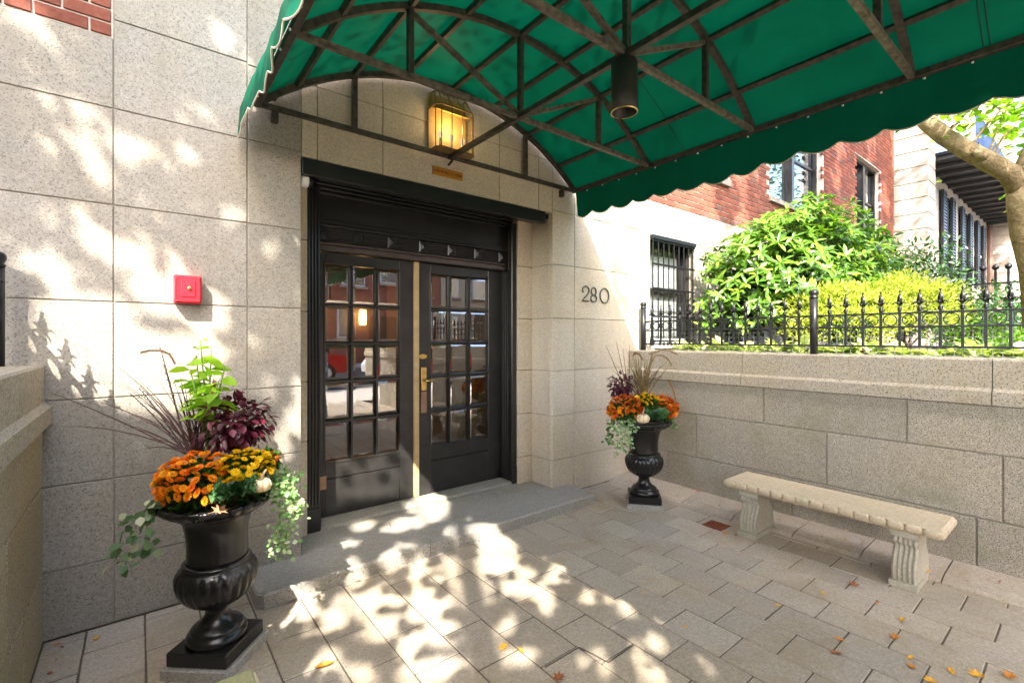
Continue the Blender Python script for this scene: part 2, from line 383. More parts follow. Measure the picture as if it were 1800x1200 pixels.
for a,b in ((.543,.978),(.978,1.461),(1.461,2.58),(2.58,3.06),(3.06,3.561)): stone(a,b,3.36,4.0)
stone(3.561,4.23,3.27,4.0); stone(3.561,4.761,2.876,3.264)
stone(4.761,4.874,1.26,2.85)
for i in range(3): stone(4.761,5.9,H6[i],H6[i+1])
stone(4.761,5.969,2.85,3.264); stone(5.969,7.4,2.85,3.264); stone(5.827,7.4,1.26,2.85); stone(5.0-.126,5.827,1.26,1.50)
for a,b in ((7.4,9.4),(9.4,11.4),(11.4,13.4),(13.4,15.4)):
    for c,d in ((1.26,2.05),(2.05,2.85),(2.85,3.264)): stone(a,b,c,d)
# inner reveals (nibs) beside the doorway
for i in range(6):
    z0,z1 = H6[i],H6[i+1]
    if i == 5: z1 = 2.84
    if i == 0: z0 = .06
    for xa,xb,xc in ((3.243,3.06,1),(.873,.995,-1)):
        b = MB(); lo,hi = min(xa,xb),max(xa,xb)
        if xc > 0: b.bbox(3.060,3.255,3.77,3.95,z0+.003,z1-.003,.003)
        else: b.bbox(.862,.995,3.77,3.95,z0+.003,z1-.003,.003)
        obj('stone_block', b, M['lime_lit'], bld)
        b = MB(); b.bbox(*( (3.243,3.30) if xc>0 else (.816,.873) ),3.503,3.765,z0+.003,z1-.003,.003); obj('stone_block', b, M['lime_lit'], bld)

# -- bricks: the nearest ones singly, the far ones as one mass
BL, BH = .218, .0765
br_me = {}
def brick_at(x0,x1,z0):
    w = round(x1-x0-.010,3)
    if w not in br_me:
        me = MB().bbox(-w/2,w/2,0,.04,0,BH-.011,.003).mesh('brick', M['brick']); fixn(me); br_me[w] = me
    inst('brick', br_me[w], ((x0+x1)/2, FY+random.uniform(-.0015,.0015), z0+.0055), bld)
farb = MB(); nsingle = 0
holes = ((8.15,10.51,3.93,6.6),(12.43,14.29,4.0,5.70),(4.9,6.73,3.82,6.4))
def bricks(xa, xb, rows, near):
    global nsingle
    for r in range(rows):
        z = 3.272 + r*BH; x = xa - (BL/2 if r%2 else 0); hd = (r == 0 or r % 6 == 5)
        i = 0
        while x < xb - .01:
            l = BL if not hd or i % 2 == 0 else BL/2
            i += 1; a,b = max(x,xa),min(x+l,xb); x += l
            if b-a < .03: continue
            if any(h[0]-.01 < (a+b)/2 < h[1]+.01 and h[2]-BH < z < h[3] for h in holes): continue
            if near(a,b,z): brick_at(a,b,z); nsingle += 1
            else: farb.box(a+.005,b-.005,FY,FY+.03,z+.0055,z+BH-.0055)
bricks(-2.4,-.125,5, lambda a,b,z: a > -1.0 and z < 3.55)
bricks(4.23,15.395,49, lambda a,b,z: 4.6 < a < 8.1 and z < 4.36)
fb = obj('brick_field', farb, M['brick_s'], bld, kind='stuff', norm=False)
at_ = fb.data.attributes.new('tint','FLOAT','FACE'); nb = len(fb.data.polygons)//6
at_.data.foreach_set('value', np.repeat(RNG.random(nb),6).astype(np.float32))

# -- windows in the brick and stone wall
def window(x0,x1,z0,z1,nmul,curtain=None,dep=.12,frame='black',half=None):
    w = obj('window', MB().box(x0,x0+.05,3.46+dep,3.60+dep,z0,z1).box(x1-.05,x1,3.46+dep,3.60+dep,z0,z1).box(x0+.05,x1-.05,3.46+dep,3.60+dep,z1-.06,z1).box(x0+.05,x1-.05,3.46+dep,3.60+dep,z0,z0+.06), M[frame], bld)
    n = nmul+1; W = (x1-x0-.1)/n
    for i in range(n):
        xa = x0+.05+W*i; xb = xa+W
        if i: obj('mullion', MB().bbox(xa-.05,xa+.05,3.44+dep,3.6+dep,z0+.06,z1-.06), M[frame], w)
        zm = (z0+z1)/2 if half is None else half
        obj('meeting_rail', MB().bbox(xa+.052,xb-.052,3.50+dep,3.56+dep,zm-.025,zm+.025), M[frame], w)
        for c,d in ((z0+.06,zm-.026),(zm+.026,z1-.06)):
            obj('pane', MB().box(xa+.051,xb-.051,3.53+dep,3.534+dep,c,d), M['winglass'], w)
        if curtain: obj('curtain', MB().box(xa+.04,xb-.04,3.58+dep,3.60+dep,z0+.05,z0+(z1-z0)*curtain), M['white'], w)
    return w
window(8.15,10.51,3.93,6.6,1,.62,.10,'black',4.9); window(12.43,14.29,4.0,5.70,1,.5,.10)
window(4.9,6.73,3.90,6.4,1,.6)
obj('window_sill', MB().bbox(4.85,6.78,3.40,3.6,3.80,3.90), M['lime'], bld)
obj('window_sill', MB().bbox(8.12,10.54,3.41,3.6,3.85,3.93), M['lime'], bld)
M['curtglass'] = glass('clear_glass',(.92,.94,.94),.06)
gw = window(4.874,5.827,1.52,2.85,0,.86,.06,'black',2.2)
for o_ in gw.children:
    if o_.name.startswith('pane'): o_.data.materials[0] = M['curtglass']
for i in range(9):
    x = 4.90+i*.112; obj('grille_bar', MB().tube([(x,3.43,1.54),(x,3.43,2.80)],.009,6), M['iron'], gw)
for z in (1.56,1.86,2.2,2.5,2.79): obj('grille_rail', MB().bbox(4.88,5.825,3.415,3.43,z-.012,z+.012,.003), M['iron'], gw)
obj('window_head', MB().bbox(4.872,5.83,3.40,3.46,2.80,2.852), M['iron'], gw)
vb = MB().bbox(4.95,5.60,3.42,3.449,1.47,1.585,.004)
vn = obj('wall_vent', vb, M['white'], bld)
for i in range(7): obj('vent_slot', MB().box(5.0+i*.083,5.0+i*.083+.05,3.414,3.419,1.50,1.545), M['soil'], vn)

# -- doorway: black surround, two glazed leaves
sur = obj('door_surround', MB().box(.995,1.10,3.86,4.03,.115,2.30).box(3.0,3.06,3.86,4.03,.115,2.30).box(.995,3.06,3.93,4.03,2.30,2.95), M['black'], bld)
for s,(xa,xb) in enumerate(((.997,1.098),(3.002,3.085))):
    jb = MB().bbox(xa,xb,3.80,3.858,.09,2.78,.006)
    for q in range(4):
        x = xa+.014+q*(xb-xa-.028)/3; jb.tube([(x,3.80,.30),(x,3.80,2.76)],.009,6)
    if s:
        for q in range(3): jb.tube([(3.0,3.87+q*.04,.13),(3.0,3.87+q*.04,2.28)],.009,6)
    jb.bbox(xa-.004,xb+.004,3.79,3.857,.09,.28,.006)
    obj('jamb', jb, M['black'], sur)
obj('lower_rail', MB().bbox(1.10,3.0,3.905,3.95,2.302,2.345).bbox(1.10,3.0,3.90,3.95,2.35,2.368), plain('highlight_black_paint', (.07,.05,.045), .35, var=.3), sur)  # the rail's reddish highlight is painted into its colour
fz = obj('frieze', MB().box(1.10,3.0,3.925,3.95,2.372,2.487), M['black'], sur)
for i in range(7):
    zc_ = 2.384+i*.015; obj('reed', MB().tube([(1.10,3.925,zc_),(3.0,3.925,zc_)],.0062,6), M['black'], fz)
for i in range(7):
    x = 1.14+i*(2.96-1.14)/6; b = MB().bbox(x-.045,x+.045,3.905,3.935,2.376,2.484,.008)
    for k,rz in enumerate((.036,.026,.016)): b.bbox(x-rz,x+rz,3.899-.004*k,3.92,2.43-rz,2.43+rz,.005)
    obj('rosette', b, M['black'], fz)
obj('upper_rail', MB().bbox(1.09,3.01,3.88,3.95,2.49,2.512,.005).bbox(1.09,3.01,3.895,3.95,2.514,2.545,.005), M['black'], sur)
obj('panel', MB().box(1.10,3.0,3.935,3.95,2.547,2.77), M['black'], sur)
for i in range(6):
    z = 2.755+i*.024; yy = 3.905-i*.035
    obj('moulding', MB().bbox(.997,3.06,yy,3.96,z,z+.0225,.006), M['black'], sur)
obj('lintel_beam', MB().bbox(.876,3.14,3.44,3.50,2.725,2.842,.004).bbox(.876,3.24,3.50,3.76,2.80,2.842,.004), M['black'], sur)
obj('sill', MB().bbox(1.0,3.06,3.80,4.06,.085,.115,.006), M['step'], bld, label='low granite door sill')

def door(x0,x1,cols,handle):
    zr = [(2.2,1.885),(1.857,1.562),(1.527,1.245),(1.21,.918),(.878,.573)]
    y0,y1 = 3.985,4.03
    b = MB(); px0,px1 = cols[0][0]-.006, cols[-1][1]+.006
    b.bbox(x0,px0,y0,y1,.118,2.296,.003).bbox(px1,x1,y0,y1,.118,2.296,.003).bbox(px0,px1,y0+.001,y1,2.206,2.296,.003).bbox(px0,px1,y0+.001,y1,.43,.567,.003).bbox(px0,px1,y0+.003,y1,.118,.424,.003)
    b.bbox(px0-.014,px1+.014,y0-.006,y0,.553,.567,.002).bbox(px0-.014,px1+.014,y0-.006,y0,2.206,2.220,.002).bbox(px0-.014,px0,y0-.0062,y0-.0002,.567,2.206,.002).bbox(px1,px1+.014,y0-.0062,y0-.0002,.567,2.206,.002)
    d = obj('door', b, M['leafblack'], bld)
    for i in range(2):
        xa,xb = cols[i][1],cols[i+1][0]; obj('muntin', MB().prism([(xa-.004,4.012),(xb+.004,4.012),((xa+xb)/2+.008,3.982),((xa+xb)/2-.008,3.982)], lambda p:(p[0],p[1],.567), lambda p:(p[0],p[1],2.206)), M['black'], d)
    for i in range(4):
        za,zb = zr[i][1],zr[i+1][0]; obj('muntin', MB().prism([(za+.004,4.0125),(zb-.004,4.0125),((za+zb)/2-.008,3.9815),((za+zb)/2+.008,3.9815)], lambda p:(px0,p[1],p[0]), lambda p:(px1,p[1],p[0])), M['black'], d)
    for (xa,xb) in cols:
        for (zt,zb) in zr:
            e = .021; tx,tz = random.uniform(-.0012,.0012),random.uniform(-.0012,.0012)
            def yy(x,z,o): return o + tx*(x-(xa+xb)/2)*8 + tz*(z-(zt+zb)/2)*8
            V = [(xa-.003,4.0085,zb-.003),(xb+.003,4.0085,zb-.003),(xb+.003,4.0085,zt+.003),(xa-.003,4.0085,zt+.003)]
            V += [(x,yy(x,z,4.0035),z) for x,z in ((xa+e,zb+e),(xb-e,zb+e),(xb-e,zt-e),(xa+e,zt-e))]
            obj('pane', MB().add(V,[(4,5,6,7),(0,1,5,4),(1,2,6,5),(2,3,7,6),(3,0,4,7)]), M['glass'], d, norm=False)
    if handle:
        hx = 2.088
        obj('lock_plate', MB().bbox(hx-.028,hx+.028,3.972,3.984,1.10,1.32,.004), M['brass'], d)
        obj('lock_cylinder', MB().lathe([(.014,0),(.014,.012),(.010,.015),(.001,.015)],16).xf(Matrix.Translation((hx,3.972,1.275)) @ Matrix.Rotation(math.radians(90),4,'X')), M['brass'], d, True)
        obj('door_lever', MB().tube([(hx,3.972,1.195),(hx,3.93,1.195),(hx+.02,3.922,1.195),(hx+.06,3.922,1.20),(hx+.115,3.924,1.192)],[.012,.011,.011,.010,.008],8), M['brass'], d, True)
        ov = MB().lathe([(.001,0),(.03,.0),(.036,.004),(.036,.006)],24).xf(Matrix.Translation((hx-.008,3.984,1.42)) @ Matrix.Rotation(math.radians(90),4,'X') @ Matrix.Diagonal((1.2,.62,1,1)))
        obj('oval_plate', ov, M['brass'], d)
        obj('guard_plate', MB().bbox(hx-.030,hx+.030,3.975,3.984,.89,1.09,.002), plain('aged_copper_plate', (.30,.19,.13), .4, .6), d)
        for z in (.90,1.08): obj('screw', MB().ball((hx-.02,3.974,z),.004,6,4), M['brass'], d)
    return d
dl = door(1.102,1.983,[(1.198,1.395),(1.429,1.621),(1.647,1.841)],False)
dr = door(2.036,2.998,[(2.172,2.359),(2.385,2.584),(2.618,2.829)],True)
obj('kick_plate', MB().bbox(1.115,1.20,3.979,3.984,.35,.46,.002), plain('worn_bronze_plate', (.33,.20,.12), .45, .5), dl)
obj('astragal', MB().bbox(1.985,2.034,3.962,4.0,.118,2.30,.004), M['oak'], bld, label='pale wooden strip between the two doors')
# vestibule seen through the panes
inn = plain('vestibule_plaster', (.16,.11,.07), .8)
vs = obj('vestibule', MB().box(.5,.9,4.035,7.5,.0,3.2).box(3.2,3.6,4.035,7.5,0,3.2).box(.9,3.2,7.4,7.6,0,3.2).box(.9,3.2,4.035,7.4,2.95,3.19).box(.9,3.2,4.062,7.4,.0,.10), inn, bld)
wl = emit('lit_lamp_shade', (1.0,.56,.18), 2.2)
for x,z in ((1.62,1.80),(1.80,1.78),(1.98,1.80),(2.75,1.8)):
    obj('sconce', MB().lathe([(.05,0),(.06,.12),(.05,.24)],12,(x,7.28,z)), wl, vs)
obj('console_table', MB().bbox(1.5,2.6,7.05,7.38,.85,.90).box(1.55,1.6,7.1,7.35,.1,.85).box(2.5,2.55,7.1,7.35,.1,.85), M['oak'], vs)

# -- bronze house numbers
bz = plain('weathered_bronze', (.10,.11,.085), .4, .6, var=.4, sc=30)
def strokes(name, pts, r=.0075):
    obj(name, MB().tube([(x,3.438,z) for x,z in pts], r, 6), bz, bld, True)
def ell(cx,cz,rx,rz,a0,a1,n=20): return [(cx+rx*math.cos(math.radians(a0+(a1-a0)*i/n)), cz+rz*math.sin(math.radians(a0+(a1-a0)*i/n))) for i in range(n+1)]
n0 = 3.665; zb = 1.985
strokes('numeral', [(n0+.022,zb+.095)]+ell(n0+.055,zb+.115,.050,.045,200,-20,16)+[(n0+.085,zb+.075),(n0+.04,zb+.04),(n0+.003,zb+.004),(n0+.10,zb+.004)])
n1 = 3.845
strokes('numeral', ell(n1,zb+.112,.037,.042,270,-90,22)+ell(n1,zb+.034,.046,.036,90,-270,22))
strokes('numeral', ell(4.02,zb+.075,.072,.08,90,-270,30))

# ================================================================== neighbour house beyond the garden
nb = thing('neighbour_house', 'pale stone neighbouring house with dark shutters and black iron balcony', 'house', (20,4,0))
pl = plain('pale_render', (.50,.45,.38), .85, var=.08, sc=3)
M['quoin'] = granite('quoin_stone', (.42,.36,.30), (.44,.37,.28), (.3,.25,.2), .3, 40, .34)
obj('wall', MB().box(16.15,45,3.2,9,0,12).box(15.42,16.15,3.46,9,0,12), pl, nb)
obj('pier_core', MB().box(15.44,16.12,2.77,3.46,0,11.9), M['mortar'], nb); obj('pier_core', MB().box(28.62,29.4,2.52,3.2,0,11.9), M['mortar'], nb)
for i in range(30):
    z = i*.395
    obj('quoin_stone', MB().bbox(15.42,16.15,2.75,3.448,z+.008,z+.387,.012), M['quoin'], nb)
    if z > 1: obj('quoin_stone', MB().bbox(28.6,29.42,2.5,3.18,z+.008,z+.387,.012), M['quoin'], nb)
shut = plain('shutter_paint', (.012,.013,.016), .4)
for i,(pa,pb) in enumerate(((1657,1673),(1690,1704),(1717,1727))):
    xa,xb = FX(pa,3.15),FX(pb,3.15)
    w = obj('window', MB().box(xa+.3,xb-.3,3.17,3.21,3.6,6.15), pl, nb)
    obj('pane', MB().box(xa+.36,xb-.36,3.16,3.168,3.66,6.1), M['winglass'], w)
    obj('sash_bar', MB().bbox(xa+.33,xb-.33,3.14,3.158,4.84,4.9), M['white'], w)
    for x in (xa,xb):
        s = obj('shutter', MB().box(x-.26,x-.22,3.08,3.15,3.6,6.15).box(x+.22,x+.26,3.08,3.15,3.6,6.15).box(x-.22,x+.22,3.08,3.15,6.05,6.15).box(x-.22,x+.22,3.08,3.15,3.6,3.7).box(x-.22,x+.22,3.12,3.15,3.7,6.05), shut, nb)
        for q in range(24): obj('slat', MB().box(x-.22,x+.22,3.085,3.118,3.72+q*.097,3.72+q*.097+.055), shut, s)
bal = obj('balcony', MB().box(16.9,28.55,2.05,3.198,6.52,6.60), M['iron'], nb)
for q in range(14): obj('joist', MB().box(17+q*.88,17.07+q*.88,2.06,3.19,6.43,6.52), plain('grey_joist', (.06,.058,.058), .6) if q==0 else bpy.data.materials['grey_joist'], bal)
obj('fascia', MB().box(16.9,28.55,2.03,2.06,6.42,6.62), M['iron'], bal)
rl = plain('painted_sheen_iron', (.05,.09,.22), .35)  # blue of the reflected sky painted onto black iron
for z in (6.72,7.55): obj('rail', MB().tube([(16.9,2.1,z),(28.5,2.1,z)],.02,6), rl, bal)
for q in range(75):
    x = 16.95+q*.155; obj('baluster', MB().bar((x,2.1,6.60),(x,2.1,7.55),.022), rl, bal)
obj('drain_pipe', MB().tube([(28.45,3.08,0),(28.45,3.08,6.4)],.07,8), plain('brown_pipe', (.2,.11,.08), .5), nb)
for (xa,xb) in ((18.5,20.0),(22.2,23.7),(25.6,27.1)):
    w = obj('window', MB().box(xa,xb,3.17,3.21,7.0,9.6), pl, nb); obj('pane', MB().box(xa+.08,xb-.08,3.155,3.165,7.05,9.55), M['winglass'], w)
# farther house, red and cream, seen past the tree
fh = thing('distant_house', 'pinkish brick house far down the street beyond the balcony', 'house', (50,5,0))
obj('wall', MB().box(46,70,1.2,9,0,11), plain('pink_brick_far', (.5,.3,.25), .9, var=.2, sc=6), fh)
for i in range(4):
    for j in range(3): obj('window', MB().bbox(47+i*5,48.6+i*5,1.12,1.2,1.5+j*3.2,3.7+j*3.2,.02), M['winglass'], fh)
# ================================================================== granite step, split by an old crack
st = thing('granite_step', 'low grey granite step with a crack, in front of the black doors', 'step', (2.05,3.3,0))
crack = [(1.66,3.06),(1.70,3.12),(1.68,3.22),(1.60,3.30),(1.62,3.40),(1.56,3.52),(1.60,3.66),(1.57,3.80)]
def slab(poly, z0, z1, b=.012):
    mb = MB(); n = len(poly); cx = sum(p[0] for p in poly)/n; cy = sum(p[1] for p in poly)/n
    ins = [(x + (b if x < .62 else -b if x > 3.45 else 0), y + (b if y < 3.08 else 0)) for x,y in poly]
    v = [(x,y,z0) for x,y in poly]+[(x,y,z1-b) for x,y in poly]+[(x,y,z1) for x,y in ins]
    f = [(i,(i+1)%n,n+(i+1)%n,n+i) for i in range(n)]+[(n+i,n+(i+1)%n,2*n+(i+1)%n,2*n+i) for i in range(n)]
    f.append(tuple(range(2*n,3*n)))
    return mb.add(v,f)
backL = [(1.57,3.80),(.998,3.80),(.998,3.768),(.876,3.768),(.876,3.448),(.56,3.448),(.53,3.40),(.53,3.10),(.57,3.06)]
A = [(x-.003,y) for x,y in crack] + backL[1:]
backR = [(3.43,3.06),(3.47,3.10),(3.47,3.40),(3.45,3.448),(3.24,3.448),(3.24,3.768),(3.058,3.768),(3.058,3.80)]
Bp = backR[:] + [(x+.003,y) for x,y in crack[::-1]]
obj('step_stone', slab(A,-.05,.092), M['step'], st); obj('step_stone', slab(Bp,-.05,.088), M['step'], st)

# ================================================================== retaining walls with coping
def retaining(sx, label):
    X = (lambda d: 4.452+d) if sx > 0 else (lambda d: -.40-d)       # d = distance behind the wall face
    w = thing('retaining_wall', label, 'wall', (X(.17),.5,0))
    def blk(name,d0,d1,y0,y1,z0,z1,mat,b=.006,g=.004):
        xa,xb = sorted((X(d0),X(d1))); obj(name, MB().bbox(xa,xb,y0+g,y1-g,z0+g,z1-g,b), M[mat], w)
    xa,xb = sorted((X(.012),X(.34))); obj('core', MB().box(xa,xb,-3.4,3.447,0,1.445), M['mortar'], w)
    jo = {0:[3.447,2.934,1.70,.55,-.7,-2.0,-3.4], 1:[3.447,2.60,1.44,.426,-.8,-1.9,-3.4], 2:[3.447,1.938,.921,-.3,-1.5,-2.5,-3.4]}
    zz = [0,.375,.815,1.145]
    for c in range(3):
        for a,b in zip(jo[c][1:],jo[c][:-1]): blk('stone_block',0,.05,a,b,zz[c],zz[c+1],'wall' if sx > 0 else 'wall2')
    cj = [3.447,2.129,.471,-1.1,-2.4,-3.4]
    for a,b in zip(cj[1:],cj[:-1]):
        P = [(-.035,1.147),(-.035,1.235),(-.006,1.256),(-.006,1.442),(.004,1.452),(.355,1.452),(.355,1.147)]
        mb = MB(); y0,y1 = a+.003,b-.003
        mb.prism(P, lambda p:(X(p[0]),y0,p[1]), lambda p:(X(p[0]),y1,p[1])); obj('coping_stone', mb, M['cap'], w)
    return w
retaining(1,'right granite retaining wall with moulded coping, behind the stone bench')
retaining(-1,'left granite retaining wall at the photo edge, beside the big urn')

# ================================================================== iron fences on the walls
def finial(p, h=.15):
    x,y,z = p; b = MB()
    b.lathe([(.0075,0),(.016,.002),(.016,.010),(.012,.014),(.016,.018),(.016,.024),(.009,.030),(.007,.05)],8,(x,y,z))
    for k in range(2):
        q = MB().prism([(.0,.045),(.012,.055),(.017,.085),(.010,.12),(.0,.145),(-.010,.12),(-.017,.085),(-.012,.055)], lambda t:(0,t[0],t[1]), lambda t:(.006,t[0],t[1]))
        R = Matrix.Translation((x,y,z)) @ Matrix.Rotation(k*math.pi/2,4,'Z') @ Matrix.Translation((-.003,0,0)); b.add([R@Vector(t) for t in q.v], q.f)
    for k in range(4):
        a = k*math.pi/2+math.pi/2; c,s_ = math.cos(a),math.sin(a)
        b.tube([(x+c*r,y+s_*r,z+t) for r,t in ((.005,.048),(.022,.066),(.036,.062),(.044,.050))],[.008,.007,.005,.002],5)
    b.ball((x,y,z+.15),.009,6,4); return b
fin_me = finial((0,0,0)).mesh('finial', M['iron'], True); fixn(fin_me)
pk_me = MB().box(-.0085,.0085,-.0085,.0085,1.527,1.805).mesh('picket', M['iron']); fixn(pk_me)
rb = MB(); nR=24
for i in range(nR):
    a0,a1 = 2*math.pi*i/nR, 2*math.pi*(i+1)/nR
    pts = []
    for a in (a0,a1):
        for r in (.046,.0395):
            for x in (-.006,.006): pts.append((x, r*math.cos(a), r*math.sin(a)))
    rb.add(pts, [(0,1,5,4),(2,6,7,3),(0,4,6,2),(1,3,7,5)])
ring_me = rb.mesh('ring', M['iron']); fixn(ring_me)
post_mb = MB().tube([(0,0,1.44),(0,0,1.95)],.031,14).lathe([(.031,1.94),(.036,1.945),(.036,1.952),(.028,1.956),(.036,1.975),(.038,1.988),(.034,2.003),(.02,2.014),(.002,2.018)],14)
post_me = post_mb.mesh('post', M['iron'], True); fixn(post_me)
SP = 1.78/15
def fence(X, label, ymin):
    f = thing('iron_fence', label, 'fence', (X,1,1.45))
    y = 3.37; seg = 0
    while y > ymin:
        inst('post', post_me, (X,y,0), f)
        for nme,z,r in (('top_rail',1.785,.010),('middle_rail',1.679,.010),('bottom_rail',1.527,.011)):
            obj(nme, MB().bbox(X-.012,X+.012,y-1.78+.03,y-.03,z-r*.7,z+r*.7,.002), M['iron'], f)
        for k in range(1,15):
            p = inst('picket', pk_me, (X,y-k*SP,0), f)
            inst('finial', fin_me, (X,y-k*SP,1.803), p, (0,0,random.uniform(-.06,.06)))
        for k in range(15): inst('ring', ring_me, (X,y-(k+.5)*SP,1.732), f)
        y -= 1.78; seg += 1
    inst('post', post_me, (X,y,0), f); return f
fence(4.625,'black iron fence with fleur-de-lis finials and rings on the right wall',-1.0)
fence(-.555,'black iron fence on the left wall at the photo edge, only its end post showing',-.5)
wm = MB()
for i in range(90): y_ = 3.2-i*.05; wm.bar((4.73,y_,1.40),(4.73,y_,1.655),.0035)
for i in range(6): wm.bar((4.7265,3.2,1.415+i*.046),(4.7265,-1.25,1.415+i*.046),.0035)
wmo = obj('wire_mesh', wm, plain('galvanised_wire', (.22,.22,.21), .5, .3), None, norm=False)
tag(wmo, 'low galvanised wire mesh behind the iron fence at the planting bed', 'wire mesh')

# ================================================================== green canopy on a steel frame
can = thing('canopy', 'green barrel-vaulted entrance canopy with scalloped valance on a dark steel frame', 'canopy', (2.05,0,3.1))
CX, ZS, RISE, HWD = 2.05, 3.105, .57, 1.46
R_ = (HWD**2+RISE**2)/(2*RISE); ZCc = ZS+RISE-R_
def arc(x): return ZCc + math.sqrt(R_*R_-(x-CX)**2)
YF, YE = 3.43, -4.05
mf, nt, out = newmat('green_canvas')
pz = pos(nt); nn = noise(nt, pz, 2.2, 6, .7, .6)
wv = noise(nt, pz, 160, 1)
col = mixc(nt, ramp(nt, [(.3,(0,0,0)),(.7,(1,1,1))], nn), (.0,.074,.038,1), (.001,.100,.054,1))
d_ = nt.nodes.new('ShaderNodeBsdfPrincipled'); nt.links.new(col, d_.inputs['Base Color']); d_.inputs['Roughness'].default_value = .55; d_.inputs['Specular IOR Level'].default_value = .08
t_ = nt.nodes.new('ShaderNodeBsdfTranslucent'); tcol = mixc(nt, 1.0, col, (1.0,1.0,.95,1), 'MULTIPLY'); nt.links.new(tcol, t_.inputs['Color'])
bn = nt.nodes.new('ShaderNodeBump'); bn.inputs['Strength'].default_value = .12; bn.inputs['Distance'].default_value = .05; nt.links.new(noise(nt, pz, 5, 3), bn.inputs['Height']); nt.links.new(bn.outputs[0], d_.inputs['Normal'])
mx = nt.nodes.new('ShaderNodeMixShader'); mx.inputs[0].default_value = .14
nt.links.new(d_.outputs[0], mx.inputs[1]); nt.links.new(t_.outputs[0], mx.inputs[2]); nt.links.new(mx.outputs[0], out.inputs[0])
TR = [3.40,2.50,1.60,.70,-.20,-1.10,-2.0,-2.9,-3.8]           # frame stations
PUR = [.83,1.22,1.61,2.05,2.46,2.87,3.26]
def sag(x, y):                                                   # canvas sags a little between the bars
    xs = [CX-HWD]+PUR+[CX+HWD]; k = 0
    for a,b in zip(xs[:-1],xs[1:]):
        if a <= x <= b: k = math.sin(math.pi*(x-a)/(b-a))
    t = (3.4-y)/.9; return k*(.012+.008*math.sin(math.pi*(t%1)))
fab = MB(); nx, ny = 48, 100
vv = [(x, y, arc(x)+.034-sag(x,y)) for y in np.linspace(YF,YE,ny+1) for x in np.linspace(CX-HWD-.02,CX+HWD+.02,nx+1)]
fab.add(vv, [(j*(nx+1)+i, j*(nx+1)+i+1, (j+1)*(nx+1)+i+1, (j+1)*(nx+1)+i) for j in range(ny) for i in range(nx)])
obj('fabric_roof', fab, mf, can, True, norm=False)
sm = plain('seam_thread', (.002,.045,.028), .7)
for y in (.38,.405,2.16,-1.4):
    obj('seam', MB().tube([(x,y,arc(x)+.030-sag(x,y)) for x in np.linspace(CX-HWD,CX+HWD,60)],.0028,4), sm, can)
trim = plain('pale_piping', (.62,.56,.44), .7)
for side in (-1,1):
    v = MB(); T = []; SCL = .235; nseg = int((YF-YE)/.0215); nz = 7
    for j in range(nseg+1):
        y = YF-.02-(YF-YE-.02)*j/nseg; ph = ((YF-y)/SCL) % 1
        zb_ = 2.868-.042*math.sin(math.pi*ph)**.9 + .010*math.sin(y*2.3)+.006*math.sin(y*5.1+1)
        for q in range(nz+1):
            t = q/nz; z = ZS+.022-(ZS+.022-zb_)*t
            fl = (.07*min(1,t*5)+.025*t if side < 0 else .035*t) + .012*math.sin(y*7.0+side)*t + .006*math.sin(y*23)*t
            if side < 0 and abs(y-1.9) < .5: fl += .02*math.cos((y-1.9)*math.pi)*t
            fl += .010*t*math.exp(-((y-.39)/.12)**2)*math.sin(z*95+y*30); x = CX+side*(HWD+.022+fl)
            v.v.append((x,y,z))
        T.append(v.v[-1])
    v.f = [(j*(nz+1)+q, j*(nz+1)+q+1, (j+1)*(nz+1)+q+1, (j+1)*(nz+1)+q) for j in range(nseg) for q in range(nz)]; v.m = [0]*len(v.f)
    vo = obj('valance', v, mf, can, True, norm=False); obj('piping', MB().tube(T,.0045,5), trim, vo)
    obj('eave_bar', MB().bbox(CX+side*HWD-.02,CX+side*HWD+.02,YE,YF-.01,ZS-.02,ZS+.02,.004), M['steel'], can)
    gm = MB().ball((0,0,0),.0075,6,4).mesh('grommet', M['white'], True)
    for q in range(18): inst('grommet', gm, (CX+side*(HWD+.0235),3.25-q*.2,ZS-.022), can)
for x in PUR:
    z = arc(x)+.012; sl = -(x-CX)/math.sqrt(R_*R_-(x-CX)**2); up = Vector((-sl,0,1)).normalized()
    obj('purlin', MB().bar((x,YF-.01,z-.012),(x,YE,z-.012),.032,.032,up), M['steel'], can)
for y in TR:
    rib = MB(); xs = np.linspace(CX-HWD,CX+HWD,41); w = .036
    V = []
    for x in xs:
        nrm = Vector((x-CX,0,arc(x)-ZCc)).normalized(); p = Vector((x,y,arc(x)))
        for o in (-.022,.016):
            for yy in (-w/2,w/2): V.append(p+nrm*o+Vector((0,yy,0)))
    Fc = []
    for i in range(40):
        a=i*4; b=a+4; Fc += [(a,a+1,b+1,b),(a+2,b+2,b+3,a+3),(a,b,b+2,a+2),(a+1,a+3,b+3,b+1)]
    rib.add(V,Fc); obj('rib', rib, M['steel'], can)
    obj('tie_bar', MB().bar((CX-HWD+.02,y,ZS),(CX+HWD-.02,y,ZS),.031,.031), M['steel' if y > 3.3 else 'tie'], can)
    for x in (1.225,2.05,2.85):
        if y == 3.40 and x == 2.05: continue
        obj('strut', MB().bar((x,y,ZS+.018),(x,y,arc(x)-.02),.034,.034,(0,1,0)), M['steel'], can)
    if y < 3.3:
        for x in (1.225,2.85): obj('diagonal', MB().bar((2.05,y+.002,ZS+.012),(x,y+.002,arc(x)-.03),.027,.027,(0,1,0)), M['tie'], can)
obj('spine_bar', MB().bar((2.03,3.418,ZS-.004),(2.03,YE,ZS-.004),.034,.034), M['steel'], can)
for x,z in ((.69,3.22),(.70,3.07),(3.35,3.07)): obj('wall_bracket', MB().bbox(x-.02,x+.02,3.405,3.449,z-.05,z+.02,.003), M['steel'], can)
for x in (.62,3.48): obj('post', MB().tube([(x,-3.95,0),(x,-3.95,3.09)],.03,10), M['brass'], can)

